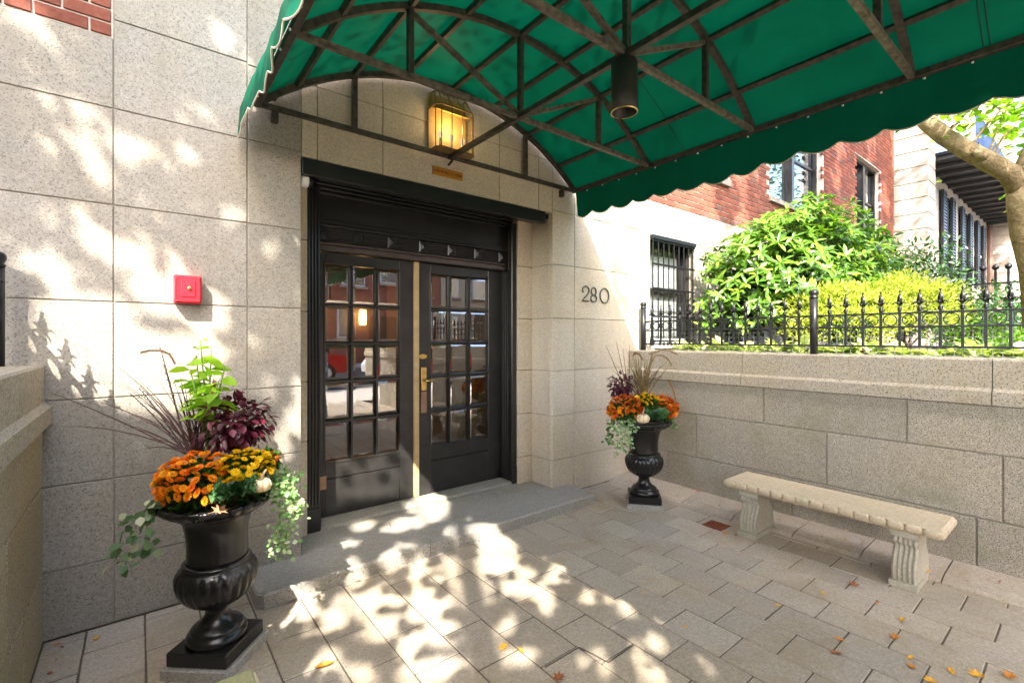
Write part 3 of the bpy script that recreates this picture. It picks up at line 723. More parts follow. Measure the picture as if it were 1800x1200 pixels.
dlg = thing('downlight', 'dark cylindrical downlight hanging from the canopy frame', 'lamp', (2.03,1.6,3.0))
dk = plain('dark_bronze_can', (.035,.033,.026), .45, .3, var=.3)
obj('housing', MB().lathe([(.012,3.085),(.045,3.083),(.05,3.07),(.07,3.06),(.0705,2.80),(.066,2.795),(.062,2.80),(.060,3.0),(.001,3.0)],28,(2.03,1.6,0),cap=False), dk, dlg, True)
obj('stem', MB().lathe([(.022,3.08),(.022,3.10)],12,(2.03,1.6,0)), dk, dlg)
obj('trim_ring', MB().tube([(2.03+.069*math.cos(a*math.pi/14),1.6+.069*math.sin(a*math.pi/14),2.797) for a in range(29)],.004,5,False), M['brass'], dlg)

# ================================================================== small things on the facade
fa = thing('fire_alarm_box', 'red metal fire alarm box with a keyhole on the stone wall', 'alarm box', (.22,3.45,1.88))
red = plain('red_enamel', (.55,.018,.03), .3, var=.15, sc=30)
obj('body', MB().bbox(.152,.287,3.362,3.449,1.797,1.962,.004), red, fa)
obj('cover', MB().bbox(.158,.281,3.354,3.362,1.803,1.956,.004), red, fa)
obj('raised_panel', MB().bbox(.185,.257,3.349,3.354,1.832,1.932,.003), red, fa)
for sx_ in (.166,.273):
    for sz_ in (1.811,1.948): obj('screw', MB().ball((sx_,3.3535,sz_),.004,6,4), M['steel'], fa)
obj('hinge', MB().tube([(.157,3.354,1.82),(.157,3.354,1.94)],.005,6), red, fa)
ky = obj('keyhole', MB().lathe([(.009,0),(.009,.008),(.006,.009),(.001,.009)],14).xf(Matrix.Translation((.226,3.349,1.885)) @ Matrix.Rotation(math.radians(90),4,'X')), M['brass'], fa)
obj('slot', MB().box(.2245,.2275,3.338,3.3405,1.878,1.890), M['black'], ky)

lan = thing('wall_lantern', 'brass wall lantern with glass panes above the door, half hidden by a canopy bar', 'lantern', (2.02,3.45,3.15))
lx0,lx1,ly0,ly1,lz0,lz1,lz2 = 1.845,2.205,3.28,3.445,3.12,3.46,3.60
ab = plain('antique_brass', (.24,.15,.05), .45, .25, var=.3, sc=18)
obj('back_plate', MB().bbox(lx0,lx1,ly1-.008,ly1+.004,lz0,lz2,.002), plain('brass_reflector', (.50,.34,.13), .6, .05), lan)
fr = MB(); c = .035
pts = [(lx0,ly1-.01),(lx0,ly0+c),(lx0+c,ly0),((lx0*2+lx1)/3+.01,ly0),((lx0+2*lx1)/3-.01,ly0),(lx1-c,ly0),(lx1,ly0+c),(lx1,ly1-.01)]
def top(p): return (2.025+(p[0]-2.025)*.84, ly1-(ly1-p[1])*.45)
for a,b in zip(pts[:-1],pts[1:]):
    for z in (lz0,lz1): fr.bar((*a,z),(*b,z),.008)
    fr.bar((*top(a),lz2),(*top(b),lz2),.008)
for p in pts: fr.bar((*p,lz0),(*p,lz1),.006); fr.bar((*p,lz1),(*top(p),lz2),.006)
obj('frame', fr, ab, lan)
lg = glass('lantern_glass', (.98,.92,.76), .0, .0, 1.12)
for a,b in zip(pts[:-1],pts[1:]):
    obj('pane', MB().add([(*a,lz0+.004),(*b,lz0+.004),(*b,lz1-.004),(*a,lz1-.004)],[(0,1,2,3)]), lg, lan)
    obj('pane', MB().add([(*a,lz1+.004),(*b,lz1+.004),(*top(b),lz2-.004),(*top(a),lz2-.004)],[(0,1,2,3)]), lg, lan)
obj('floor_plate', MB().prism(pts, lambda p:(p[0],p[1],lz0-.006), lambda p:(p[0],p[1],lz0)), ab, lan)
obj('reflector', MB().add([(lx0+.02,ly1-.01,lz1+.02),(lx1-.02,ly1-.01,lz1+.02),(lx1-.03,ly0+.04,lz1-.03),(lx0+.03,ly0+.04,lz1-.03)],[(0,1,2,3)]), plain('gilt_reflector',(.80,.55,.12),.55,.1), lan)
LB = emit('lit_bulb',(1.0,.80,.55),.09)
lp_d = bpy.data.lights.new('lantern_glow','POINT'); lp_d.energy = 0.35; lp_d.color = (1.0,.76,.48); lp_d.shadow_soft_size = .05
lp_o = bpy.data.objects.new('lantern_glow', lp_d); C.objects.link(lp_o); lp_o.location = (2.025,3.33,lz0+.20); adopt(lp_o, lan)
for x in (1.92,2.025,2.13):
    obj('candle_tube', MB().tube([(x,3.37,lz0),(x,3.37,lz0+.10)],.011,8), M['white'], lan)
    obj('bulb', MB().ball((x,3.37,lz0+.13),.02,10,8,(1,1,1.5)), LB, lan, True)
obj('hook', MB().tube([(2.025+.05*math.cos(t*math.pi/10),3.41,lz2+.055*math.sin(t*math.pi/10)) for t in range(11)],.005,6), ab, lan)
obj('stem', MB().tube([(2.025,3.36,lz0-.01),(2.025,3.36,lz0-.06),(2.025,3.42,lz0-.08)],.010,6), dk, lan)

pq = thing('plaque', 'small amber-brown engraved plaque on the stone above the doors', 'plaque', (2.03,3.45,2.98))
obj('plate', MB().bbox(1.888,2.178,3.437,3.449,2.942,3.012,.003), plain('amber_plate', (.52,.22,.02), .45, .3, var=.15, sc=25), pq)
mk = MB(); x = 1.90
for w in (4,2,7,6):                                             # worn engraved letters, too small to read
    for q in range(w):
        mk.box(x,x+.004,3.4355,3.4375,2.966,2.986)
        if random.random() < .6: mk.box(x+.004,x+.009,3.4355,3.4375,random.choice((2.966,2.976,2.983)),2.986 if random.random()<.3 else 2.986)
        x += .0128
    x += .010
obj('worn_lettering', mk, plain('engraving', (.12,.04,.01), .6), pq)
cm = thing('security_camera', 'small white and black dome camera tucked beside the lintel', 'camera', (.9,3.5,2.7))
Ry = Matrix.Translation((.876,3.52,2.70)) @ Matrix.Rotation(math.radians(90),4,'Y')
obj('base', MB().lathe([(.001,0),(.042,0),(.045,.01),(.045,.05),(.038,.058)],18).xf(Ry), M['white'], cm, True)
obj('dome', MB().lathe([(.036,.056),(.034,.075),(.022,.09),(.001,.096)],18).xf(Ry), M['black'], cm, True)

# ================================================================== stone benches
egg_me = MB().lathe([((1-abs(t)**6)**.5 if abs(t) < 1 else .3, t) for t in (-1,-.93,-.78,-.5,0,.5,.78,.93,1)],10).xf(Matrix.Rotation(math.radians(90),4,'X')).mesh('egg_moulding', M['bench'], True); fixn(egg_me)
def bench(sx, y0, y1, label):
    X = (lambda x: x) if sx > 0 else (lambda x: 4.10-x)
    b = thing('stone_bench', label, 'bench', (X(3.98),(y0+y1)/2,0))
    xa,xb = sorted((X(3.775),X(4.185)))
    seat = obj('seat', MB().bbox(xa+.016,xb-.016,y0+.032,y1-.032,.410,.428,.006).bbox(xa+.026,xb-.026,y0+.042,y1-.042,.362,.412,.004), M['bench' if sx > 0 else 'moss'], b)
    n = 15; L = (y1-y0-.06)/n
    for i in range(n):
        for xx in (xa+.018,xb-.018): inst('egg_moulding', egg_me, (xx,y0+.03+L*(i+.5),.396), seat, (0,0,0), (.019,L*.492,.027))
    m = 4; Lx = (xb-xa-.02)/m
    for i in range(m):
        for yy in (y0+.034,y1-.034): inst('egg_moulding', egg_me, (xa+.01+Lx*(i+.5),yy,.396), seat, (0,0,math.pi/2), (.019,Lx*.492,.027))
    for yc in (y0+.22,y1-.20):
        prof = [(0,3.805,4.165),(.035,3.805,4.165),(.036,3.825,4.155),(.07,3.818,4.155),(.12,3.815,4.145),(.17,3.83,4.125),(.21,3.858,4.10),(.24,3.872,4.08),(.255,3.872,4.075),(.262,3.850,4.08),(.28,3.838,4.09),(.298,3.842,4.10),(.312,3.858,4.11),(.314,3.84,4.13),(.363,3.835,4.135)]
        ny = 25; mb = MB(); rowsv = []
        for z,xf,xbk in prof:
            fl = 0 if (z <= .035 or z > .313) else 1
            hw = .073 if (z <= .035 or z > .313) else .064
            ring = []
            for q in range(ny):
                t = q/(ny-1); yy = yc-hw+2*hw*t
                cs = math.sin(t*math.pi*5)**2 if fl else 0
                ring.append((xf+.014*fl*(1-cs), yy, z))
            ring += [(xbk,yc+hw,z),(xbk,yc-hw,z)]
            rowsv.append([(X(p[0]),p[1],p[2]) for p in ring])
        k = ny+2; mb.v = [p for r in rowsv for p in r]
        mb.f = [(i*k+q,i*k+(q+1)%k,(i+1)*k+(q+1)%k,(i+1)*k+q) for i in range(len(prof)-1) for q in range(k)]+[tuple(range(k)),tuple(range((len(prof)-1)*k,len(prof)*k))]; mb.m=[0]*len(mb.f)
        obj('leg', mb, M['benchleg'], b)
    return b
bench(1,.585,1.99,'carved cream stone bench with egg moulding, standing against the right wall')
bench(-1,.50,1.905,'mossy stone bench at the bottom left, only one seat corner showing')

# rusty drain grate in the paving
dg = thing('drain_grate', 'small rusty iron drain grate set in the paving near the bench', 'grate', (3.84,2.06,0))
rust = plain('rust', (.20,.055,.02), .85, var=.5, sc=40, bstr=.4)
gx0,gx1,gy0,gy1 = 3.755,3.925,1.975,2.145
obj('frame', MB().box(gx0,gx1,gy0,gy0+.015,-.02,.004).box(gx0,gx1,gy1-.015,gy1,-.02,.004).box(gx0,gx0+.015,gy0+.015,gy1-.015,-.02,.004).box(gx1-.015,gx1,gy0+.015,gy1-.015,-.02,.004), rust, dg)
for q in range(7): obj('grate_bar', MB().box(gx0+.022+q*.019,gx0+.033+q*.019,gy0+.015,gy1-.015,-.015,.0055), rust, dg)
obj('well', MB().box(gx0+.01,gx1-.01,gy0+.01,gy1-.01,-.018,.0018), plain('dark_grate_well',(.02,.012,.01),.9), dg)

# ================================================================== cast-iron urns
def urn(x,y,rot,label,plabel):
    pt = thing('urn_plinth', plabel, 'plinth', (x,y,0))
    Rm = Matrix.Translation((x,y,0)) @ Matrix.Rotation(rot,4,'Z')
    obj('slab', MB().bbox(-.165,.165,-.165,.165,-.002,.048,.004).xf(Rm), M['step'], pt)
    u = thing('cast_iron_urn', label, 'urn', (x,y,.048))
    obj('base_block', MB().bbox(-.148,.148,-.148,.148,.0485,.115,.006).xf(Rm), M['urn'], u)
    obj('foot', MB().lathe([(.128,.115),(.134,.122),(.134,.135),(.128,.148),(.116,.156),(.115,.160),(.118,.166),(.108,.178),(.085,.192),(.066,.21),(.054,.232),(.051,.255),(.056,.275),(.072,.288)],40,(x,y,0)), M['urn'], u, True)
    def flute(a,r,z):
        k = max(0,min(1,(z-.30)/.05))*max(0,min(1,(.475-z)/.03)); return 1+.055*k*(abs(math.sin(a*12))-.6)
    obj('bowl', MB().lathe([(.060,.284),(.080,.286),(.098,.292),(.128,.312),(.152,.340),(.168,.372),(.176,.405),(.176,.435),(.170,.458),(.158,.474),(.146,.482),(.150,.488),(.150,.496),(.138,.503)],192,(x,y,0),flute), M['urn'], u, True)
    obj('neck', MB().lathe([(.134,.500),(.130,.52),(.129,.56),(.131,.61),(.137,.66),(.148,.70),(.162,.728),(.18,.745)],48,(x,y,0)), M['urn'], u, True)
    def rimm(a,r,z): return 1+(.018*math.sin(a*26) if r > .2 else 0)
    rp = [(.178,.742),(.203,.748),(.226,.762),(.244,.780),(.251,.795),(.245,.805),(.230,.806),(.212,.800),(.197,.790),(.191,.76),(.18,.735)]
    rim = MB().lathe(rp,156,(x,y,0),rimm,False); rm = obj('rim', rim, M['urn'], u, True)
    eg = MB().ball((0,0,0),1,8,6).mesh('egg_moulding', M['urn'], True); fixn(eg)
    for i in range(26):
        a = 2*math.pi*i/26; inst('egg_moulding', eg, (x+.230*math.cos(a),y+.230*math.sin(a),.787), rm, (0,-.5,a), (.028,.019,.015))
    obj('soil', MB().lathe([(.193,.74),(.193,.765),(.001,.775)],24,(x,y,0)), M['soil'], u)
    return u
UL = (.30,2.745); UR = (3.78,2.745)
urn(UL[0],UL[1],math.radians(-42),'large black cast-iron urn in the left foreground','stone plinth under the left urn, beside the mossy bench corner')
urn(UR[0],UR[1],math.radians(-50),'black cast-iron urn in the corner by the right wall','stone plinth under the right urn, in the wall corner')
# ================================================================== plants in the urns
RT = np.array([_s,-_c,0.0]); FWv = np.array([_c,_s,0.0]); UPv = np.array([0,0,1.0])
def flower_mesh(name, mat, core):
    b = MB()
    for ring,(np_,r0,r1,z0,z1,w) in enumerate(((11,.25,1.0,.0,.12,.26),(9,.15,.78,.1,.36,.24),(6,.08,.48,.2,.55,.2))):
        for k in range(np_):
            a = 2*math.pi*(k+.5*ring)/np_; c,s_ = math.cos(a),math.sin(a); ww = w
            pts = [(r0,-ww*.4,z0),((r0+r1)/2,-ww,(z0+z1)/2+.05),(r1,0,z1),((r0+r1)/2,ww,(z0+z1)/2+.05),(r0,ww*.4,z0)]
            b.add([(x*c-y*s_,x*s_+y*c,z) for x,y,z in pts],[(0,1,2,3,4)])
    b.cm = 1; b.lathe([(.16,.30),(.14,.42),(.01,.46)],8,cap=False)
    return b.mesh(name, [mat, core])
def petal(name, a, b_, c):
    m, nt, out = newmat(name); r = nt.nodes.new('ShaderNodeObjectInfo').outputs['Random']
    col = ramp(nt, [(0,a),(.6,b_),(1,c)], r)
    d = nt.nodes.new('ShaderNodeBsdfPrincipled'); nt.links.new(col, d.inputs['Base Color']); d.inputs['Roughness'].default_value = .6; d.inputs['Specular IOR Level'].default_value = .2
    t = nt.nodes.new('ShaderNodeBsdfTranslucent'); nt.links.new(col, t.inputs['Color']); mx = nt.nodes.new('ShaderNodeMixShader'); mx.inputs[0].default_value = .25
    nt.links.new(d.outputs[0], mx.inputs[1]); nt.links.new(t.outputs[0], mx.inputs[2]); nt.links.new(mx.outputs[0], out.inputs[0]); return m
gold = plain('flower_heart', (.65,.30,.01), .7)
fl_or = flower_mesh('flower', petal('orange_petals',(.80,.17,.006),(.86,.28,.01),(.88,.46,.015)), gold)
fl_rd = flower_mesh('flower', petal('rust_orange_petals',(.58,.07,.005),(.74,.16,.008),(.84,.34,.012)), gold)
fl_ye = flower_mesh('flower', petal('yellow_petals',(.85,.55,.004),(.88,.62,.01),(.85,.52,.01)), gold)
fl_ru = flower_mesh('flower', petal('rust_petals',(.30,.03,.004),(.42,.06,.008),(.5,.09,.01)), gold)
LG = leafmat('mum_leaf', (.02,.06,.012), (.05,.13,.02), (.09,.2,.03), .25, .8, .08)
def mum(label, c, rad, nfl, fm, size, seed, drop=.25, stem_z=.77):
    r = random.Random(seed); c = Vector(c)
    t = thing('chrysanthemum', label, 'flowers', (c.x,c.y,c.z-.05))
    pts = []
    tries = 0
    while len(pts) < nfl and tries < 6000:
        tries += 1
        v = Vector((r.gauss(0,1),r.gauss(0,1),r.gauss(.35,.8))).normalized()
        if v.z < -drop: continue
        p = Vector((v.x*rad[0],v.y*rad[1],v.z*rad[2]))*r.uniform(.92,1.06)
        if any((p-q).length < size*1.08 for q,_ in pts): continue
        pts.append((p,v))
    for p,v in pts:
        n = (Vector((p.x/rad[0]**2,p.y/rad[1]**2,p.z/rad[2]**2+.5/rad[2]))).normalized()
        e = n.to_track_quat('Z','Y').to_euler(); s_ = size*r.uniform(.85,1.2)
        inst('flower', fm, c+p, t, (e.x,e.y,r.uniform(0,6)), (s_,s_,s_*.9))
    n = 560; d = rdir(n); d[:,2] = d[:,2]*.9+.08
    P = np.array(c)+d*np.array(rad)*RNG.uniform(.35,.80,(n,1)); P[:,2] = np.maximum(P[:,2],.765)
    o = obj('leaves', leaf_mesh('leaves',P,d+RNG.normal(0,.5,(n,3)),rdir(n)+UPv,RNG.uniform(.025,.045,n),RNG.uniform(.018,.028,n),LG), LG, t, kind='stuff')
    return t
def at2(px,py,fw): return tuple(at(px,py,fw))
mum('orange chrysanthemums filling the front of the left urn', at2(346,848,2.19), (.158,.15,.13), 140, fl_or, .023, 1, .45)
mum('yellow chrysanthemums beside the kale in the left urn', at2(430,826,2.26), (.12,.10,.095), 85, fl_ye, .021, 2)
mum('rust red chrysanthemums at the back of the left urn', at2(466,812,2.42), (.06,.06,.06), 22, fl_ru, .018, 3)
mum('orange chrysanthemums on the left side of the right urn', at2(1100,722,4.33), (.165,.15,.14), 130, fl_rd, .024, 4)
mum('bright yellow chrysanthemums in the middle of the right urn', at2(1137,709,4.36), (.11,.10,.09), 30, fl_ye, .027, 5, .0)
mum('orange chrysanthemums on the right side of the right urn', at2(1163,722,4.5), (.165,.14,.14), 120, fl_rd, .024, 6)

om = [o for o in C.objects if o.get('label','').startswith('orange chrysanthemums filling')][0]
n = 420; a_ = RNG.uniform(0,6.28,n); r_ = .215*np.sqrt(RNG.random(n)); P_ = np.stack([UL[0]+r_*np.cos(a_),UL[1]+r_*np.sin(a_),RNG.uniform(.775,.83,n)],1)
obj('low_leaves', leaf_mesh('low_leaves',P_,np.stack([np.cos(a_),np.sin(a_),RNG.uniform(-.2,.7,n)],1)+RNG.normal(0,.4,(n,3)),RNG.normal(0,.4,(n,3))+UPv,RNG.uniform(.03,.05,n),RNG.uniform(.02,.03,n),LG), LG, om, kind='stuff')
def kale(label, c, rad, mats, seed):
    t = thing('ornamental_kale', label, 'kale', (c[0],c[1],c[2]-.05)); c = np.array(c); k = 0
    for name,mat,n,r0,r1,el in (('outer_leaves',mats[0],46,.45,1.0,.25),('heart_leaves',mats[1],26,.05,.5,.9)):
        a = RNG.uniform(0,6.28,n); e = RNG.uniform(el-.3,el+.45,n); d = np.stack([np.cos(a)*np.cos(e),np.sin(a)*np.cos(e),np.sin(e)],1)
        P = c+d*rad*r0*.5; V=[];Fs=[]
        for i in range(n):                                   # frilly rounded leaves
            D = d[i]; S = np.cross(D,UPv); S/=np.linalg.norm(S)+1e-9; Nn = np.cross(S,D); L = rad*(r1-r0*.5)*RNG.uniform(.8,1.1); o = len(V)
            V.append(P[i])
            m_ = 9
            for q in range(m_):
                th = -1.3+2.6*q/(m_-1); rr = L*(1+.0*th)*math.cos(th*.45); w = .012*(1 if q%2 else -1)
                V.append(P[i]+D*rr*math.cos(th*.75)+S*rr*.75*math.sin(th)+Nn*(w+L*.25*abs(math.sin(th))))
            Fs += [(o,o+1+q,o+2+q) for q in range(m_-1)]
        b = MB().add([tuple(v) for v in V],Fs); obj(name, b, mat, t, kind='stuff', norm=False)
    return t
kg = plain('kale_green', (.085,.20,.07), .7, var=.6, sc=110, spec=.15); kp = plain('kale_heart', (.30,.31,.29), .6, var=.5, sc=90); kv = plain('kale_violet', (.22,.10,.28), .6, var=.4, sc=60)
kale('curly green ornamental kale in the left urn between flowers and pumpkin', at2(414,866,2.17), .115, (kg,kp), 1)
kale('violet-hearted ornamental kale in the right urn', at2(1153,733,4.28), .12, (kg,kv), 2)
def pumpkin(label, c, r, squash=.8):
    t = thing('mini_pumpkin', label, 'pumpkin', (c[0],c[1],c[2]-r*squash))
    m, nt, out = newmat('pumpkin_skin'); tc = nt.nodes.new('ShaderNodeTexCoord')
    sx = nt.nodes.new('ShaderNodeSeparateXYZ'); nt.links.new(tc.outputs['Object'], sx.inputs[0])
    at_ = N(nt,'ShaderNodeMath',op='ARCTAN2'); nt.links.new(sx.outputs[1], at_.inputs[0]); nt.links.new(sx.outputs[0], at_.inputs[1])
    mu = N(nt,'ShaderNodeMath',op='MULTIPLY'); mu.inputs[1].default_value = 8; nt.links.new(at_.outputs[0], mu.inputs[0])
    si = N(nt,'ShaderNodeMath',op='COSINE'); nt.links.new(mu.outputs[0], si.inputs[0])
    col = ramp(nt, [(0,(.72,.60,.38)),(.82,(.74,.62,.42)),(.95,(.75,.30,.03))], si.outputs[0]); bsdf(nt,out,col,.45)
    prof = [(.02,-.62),(.45,-.72),(.8,-.55),(1,-.1),(1,.15),(.85,.5),(.5,.7),(.2,.62),(.02,.55)]
    b = MB().lathe([(a*r,z*r*squash*1.1) for a,z in prof],48,(0,0,0),lambda a,rr,z:1-.10*abs(math.cos(a*4))**6)
    body = inst('body', b.mesh('body', m, True), c, t); fixn(body.data)
    obj('stalk', MB().tube([(c[0],c[1],c[2]+r*.5),(c[0]+r*.1,c[1],c[2]+r*.95),(c[0]+r*.5,c[1]+r*.1,c[2]+r*1.5)],[r*.22,r*.13,r*.10],7), plain('dry_stalk',(.40,.30,.16),.8), t, True)
pumpkin('small striped white and orange pumpkin in the left urn', at2(459,852,2.20), .046)
pumpkin('cream mini pumpkin with orange stripes in the right urn', at2(1130,735,4.24), .062)

CO = leafmat('coleus_leaf', (.035,.004,.010), (.075,.010,.020), (.16,.02,.035), .15, .4)
def coleus(label, c, rad, n):
    t = thing('coleus_plant', label, 'plant', (c[0],c[1],c[2]-rad[2]))
    c = np.array(c); d = rdir(n); d[:,2] = d[:,2]*.9+.1
    P = c+d*np.array(rad)*RNG.uniform(.3,1.0,(n,1)); D = d*1.0+RNG.normal(0,.35,(n,3)); D[:,2] -= .45
    obj('leaves', leaf_mesh('leaves',P,D,d+UPv*.8,RNG.uniform(.035,.06,n),RNG.uniform(.022,.036,n),CO,.12,.2), CO, t, kind='stuff')
    b = MB()
    for i in range(7):
        e = c+d[i]*np.array(rad)*.7; b.tube([(c[0],c[1],c[2]-rad[2]*1.1),tuple((c+e)/2-UPv*.02),tuple(e)],.0035,5)
    obj('stems', b, plain('coleus_stem',(.12,.05,.04),.6), t)
coleus('dark maroon coleus behind the mums in the left urn', at2(414,748,2.38), (.18,.14,.16), 560)
coleus('dark maroon coleus at the back left of the right urn', at2(1095,680,4.55), (.16,.13,.14), 260)

# tall lime-green plant with big leaves: every leaf its own part
LM = []
for i in range(3): 
    mm = leafmat('lime_leaf', [(.24,.42,.02),(.30,.52,.03),(.18,.36,.03)][i], [(.34,.58,.03),(.38,.62,.05),(.26,.46,.04)][i], None, .5, .45, .3); LM.append(mm)
lime_me = [leaf_mesh('leaf',[(0,0,0)],[(1,0,0)],[(0,0,1)],[1.0],[.52],LM[i],.14,.16) for i in range(3)]
lp = thing('lime_leaf_plant', 'tall lime-green leafy plant rising from the left urn', 'plant', (UL[0],UL[1],.78))
base = Vector(at2(366,790,2.36)); sb = MB(); rr = random.Random(5)
tops = [(352,600,2.36),(372,612,2.40),(395,645,2.34),(335,650,2.32),(362,690,2.36),(382,675,2.30),(345,625,2.42)]
for (px,py,fw) in tops:
    tp = Vector(at2(px,py,fw)); midp = base.lerp(tp,.55)+Vector((rr.uniform(-.02,.02),rr.uniform(-.02,.02),0))
    sb.tube([base,midp,tp],[.006,.005,.003],6)
    for k in range(8):
        f = .45+.55*k/7; p = base.lerp(midp,f*2) if f < .5 else midp.lerp(tp,(f-.5)*2)
        a = rr.uniform(0,6.28); el = rr.uniform(-.25,.45); L = rr.uniform(.085,.13)*(1 if k < 6 else .8)
        inst('leaf', rr.choice(lime_me), p, lp, (rr.uniform(-.9,.9),-el+.25,a), (L,L,L))
obj('stems', sb, plain('lime_stem',(.14,.22,.03),.6), lp)

GR = leafmat('red_grass', (.10,.025,.012), (.19,.05,.025), (.28,.10,.04), .2); GR2 = leafmat('tan_grass', (.16,.13,.04), (.28,.20,.07), (.22,.10,.04), .25)
def blades(b, base, ends, r0, sagk, rnd):
    for e in ends:
        e = Vector(e); b0 = Vector(base)+Vector((rnd.uniform(-.03,.03),rnd.uniform(-.03,.03),0)); ctrl = b0.lerp(e,.55)+Vector((0,0,sagk*(e-b0).length))
        pts = [((1-t)**2)*b0+2*t*(1-t)*ctrl+t*t*e for t in (0,.2,.4,.6,.8,1)]
        b.tube(pts,[r0,r0,r0*.9,r0*.75,r0*.5,r0*.15],4)
def plume(parent, pts, r, mat):
    b = MB(); pts = [Vector(p) for p in pts]
    n = 7*len(pts)
    b.tube(pts,[r*.35]*len(pts),6)
    P = []; D = []
    for i in range(260):
        f = random.random()*(len(pts)-1); k = int(f); p = pts[k].lerp(pts[k+1],f-k); d = (pts[k+1]-pts[k]).normalized()
        q = Vector((random.gauss(0,1),random.gauss(0,1),random.gauss(0,1))); q = (q-d*q.dot(d)).normalized()
        P.append(p); D.append((q+d*.8)*1.0)
    o = obj('plume', b, mat, parent, norm=False); o2 = obj('plume_hairs', leaf_mesh('hairs',P,D,[(0,0,1)]*len(P),r*1.5,r*.16,mat,simple=True), mat, o, kind='stuff')
fg = thing('fountain_grass', 'reddish fountain grass fanning left from the left urn', 'grass', (UL[0]-.06,UL[1],.78))
rg = random.Random(3); b = MB(); bs = at2(345,800,2.34)
ends = [at2(px,py,fw) for px,py,fw in ((150,700,2.3),(185,630,2.36),(207,672,2.42),(215,745,2.25),(232,690,2.4),(250,790,2.5),(205,668,2.5),(300,690,2.45),(315,655,2.4),(330,690,2.3),(95,750,2.3),(260,770,2.3),(285,735,2.4),(345,660,2.45),(440,675,2.5),(400,690,2.5),(420,720,2.45),(310,740,2.3),(275,700,2.35),(240,730,2.45))]
ends += [tuple(Vector(bs)+Vector(RT)*rg.uniform(-.42,.12)+Vector(FWv)*rg.uniform(-.08,.12)+Vector((0,0,rg.uniform(.12,.42)))) for _ in range(26)]
blades(b, bs, ends, .0030, .13, rg); obj('blades', b, plain('grass_red_brown',(.065,.02,.014),.6,var=.5,sc=30), fg, kind='stuff', norm=False)
pm = leafmat('plume_hair', (.28,.15,.08), (.38,.22,.12), (.45,.30,.18), .3)
plume(fg, [at2(308,640,2.36),at2(298,622,2.36),at2(282,616,2.36),at2(262,616,2.36),at2(248,619,2.36)], .012, pm)
plume(fg, [at2(372,695,2.3),at2(374,680,2.3),at2(378,670,2.3)], .012, pm)
fg2 = thing('fountain_grass', 'tan fountain grass with drooping plumes in the right urn', 'grass', (UR[0],UR[1],.78))
b = MB(); bs = at2(1130,700,4.56)
ends = [tuple(Vector(bs)+Vector(RT)*rg.gauss(0,.13)+Vector(FWv)*rg.uniform(-.12,.12)+Vector((0,0,rg.uniform(.22,.50)))) for _ in range(60)]
blades(b, bs, ends, .0045, .06, rg); obj('blades', b, plain('grass_olive_tan',(.16,.11,.035),.6,var=.55,sc=25), fg2, kind='stuff', norm=False)
for pts in (((1148,635),(1152,625),(1163,624),(1174,630),(1181,643)),((1140,622),(1160,616),(1178,616),(1190,622)),((1174,668),(1181,680),(1186,695),(1188,705)),((1112,626),(1116,620),(1124,622),(1130,632))):
    plume(fg2, [at2(px,py,4.5) for px,py in pts], .016, pm)
def twigs(label, base, ends, rb_):
    t = thing('budded_twigs', label, 'twigs', base); b = MB(); bm = MB()
    for e in ends:
        e = Vector(e); b0 = Vector(base); c = b0.lerp(e,.5)+Vector((0,0,.03)); pts = [((1-t_)**2)*b0+2*t_*(1-t_)*c+t_*t_*e for t_ in np.linspace(0,1,7)]
        b.tube(pts,[.0032]*4+[.0026,.002,.0012],5)
        for k in range(16):
            f = .35+.65*k/16; p = ((1-f)**2)*b0+2*f*(1-f)*c+f*f*e
            bm.ball(p+Vector((random.uniform(-.005,.005),random.uniform(-.005,.005),0)),rb_,6,4)
    o = obj('stems', b, plain('twig_bark',(.06,.022,.018),.6), t, norm=False); obj('buds', bm, plain('twig_buds',(.16,.12,.10),.6), o, kind='stuff', norm=False)
twigs('thin dark budded twigs behind the left urn flowers', at2(330,800,2.42), [at2(280,605,2.45),at2(287,638,2.42),at2(243,680,2.45),at2(90,690,2.4),at2(228,690,2.5)], .0042)
twigs('thin bare twigs standing in the right urn', at2(1105,705,4.6), [at2(1064,605,4.6),at2(1083,600,4.62),at2(1095,612,4.6),at2(1107,606,4.66),at2(1168,640,4.55),at2(1160,660,4.5)], .004)

IVY = [leafmat('ivy_green', (.05,.13,.03), (.10,.24,.05), (.30,.42,.16), .3), leafmat('variegated_silver', (.16,.34,.10), (.38,.52,.26), (.60,.66,.48), .35), leafmat('vinca_variegated', (.08,.17,.07), (.16,.25,.12), (.55,.55,.38), .3)]
def trailing(label, strands, mat, L, n, spread, rootn=0):
    t = thing('trailing_ivy', label, 'ivy', strands[0][0]); b = MB(); P=[];D=[];Nn=[]
    for s_ in strands:
        s_ = [Vector(p) for p in s_]; b.tube(s_,.0018,4)
        for i in range(n):
            f = random.random()*(len(s_)-1); k = int(f); p = s_[k].lerp(s_[k+1],f-k)+Vector((random.gauss(0,spread),random.gauss(0,spread),random.gauss(0,spread)))
            P.append(p); a = random.uniform(0,6.28); D.append((math.cos(a),math.sin(a),random.uniform(-.9,.3))); Nn.append((-FWv[0]+random.gauss(0,.6),-FWv[1]+random.gauss(0,.6),.7+random.gauss(0,.4)))
    o = obj('vines', b, plain('vine_stem',(.12,.14,.05),.7), t, norm=False)
    n_ = len(P); obj('leaves', leaf_mesh('leaves',P,D,Nn,RNG.uniform(L*.7,L*1.2,n_),RNG.uniform(L*.65,L*.95,n_),mat,.1,.15), mat, t, kind='stuff')
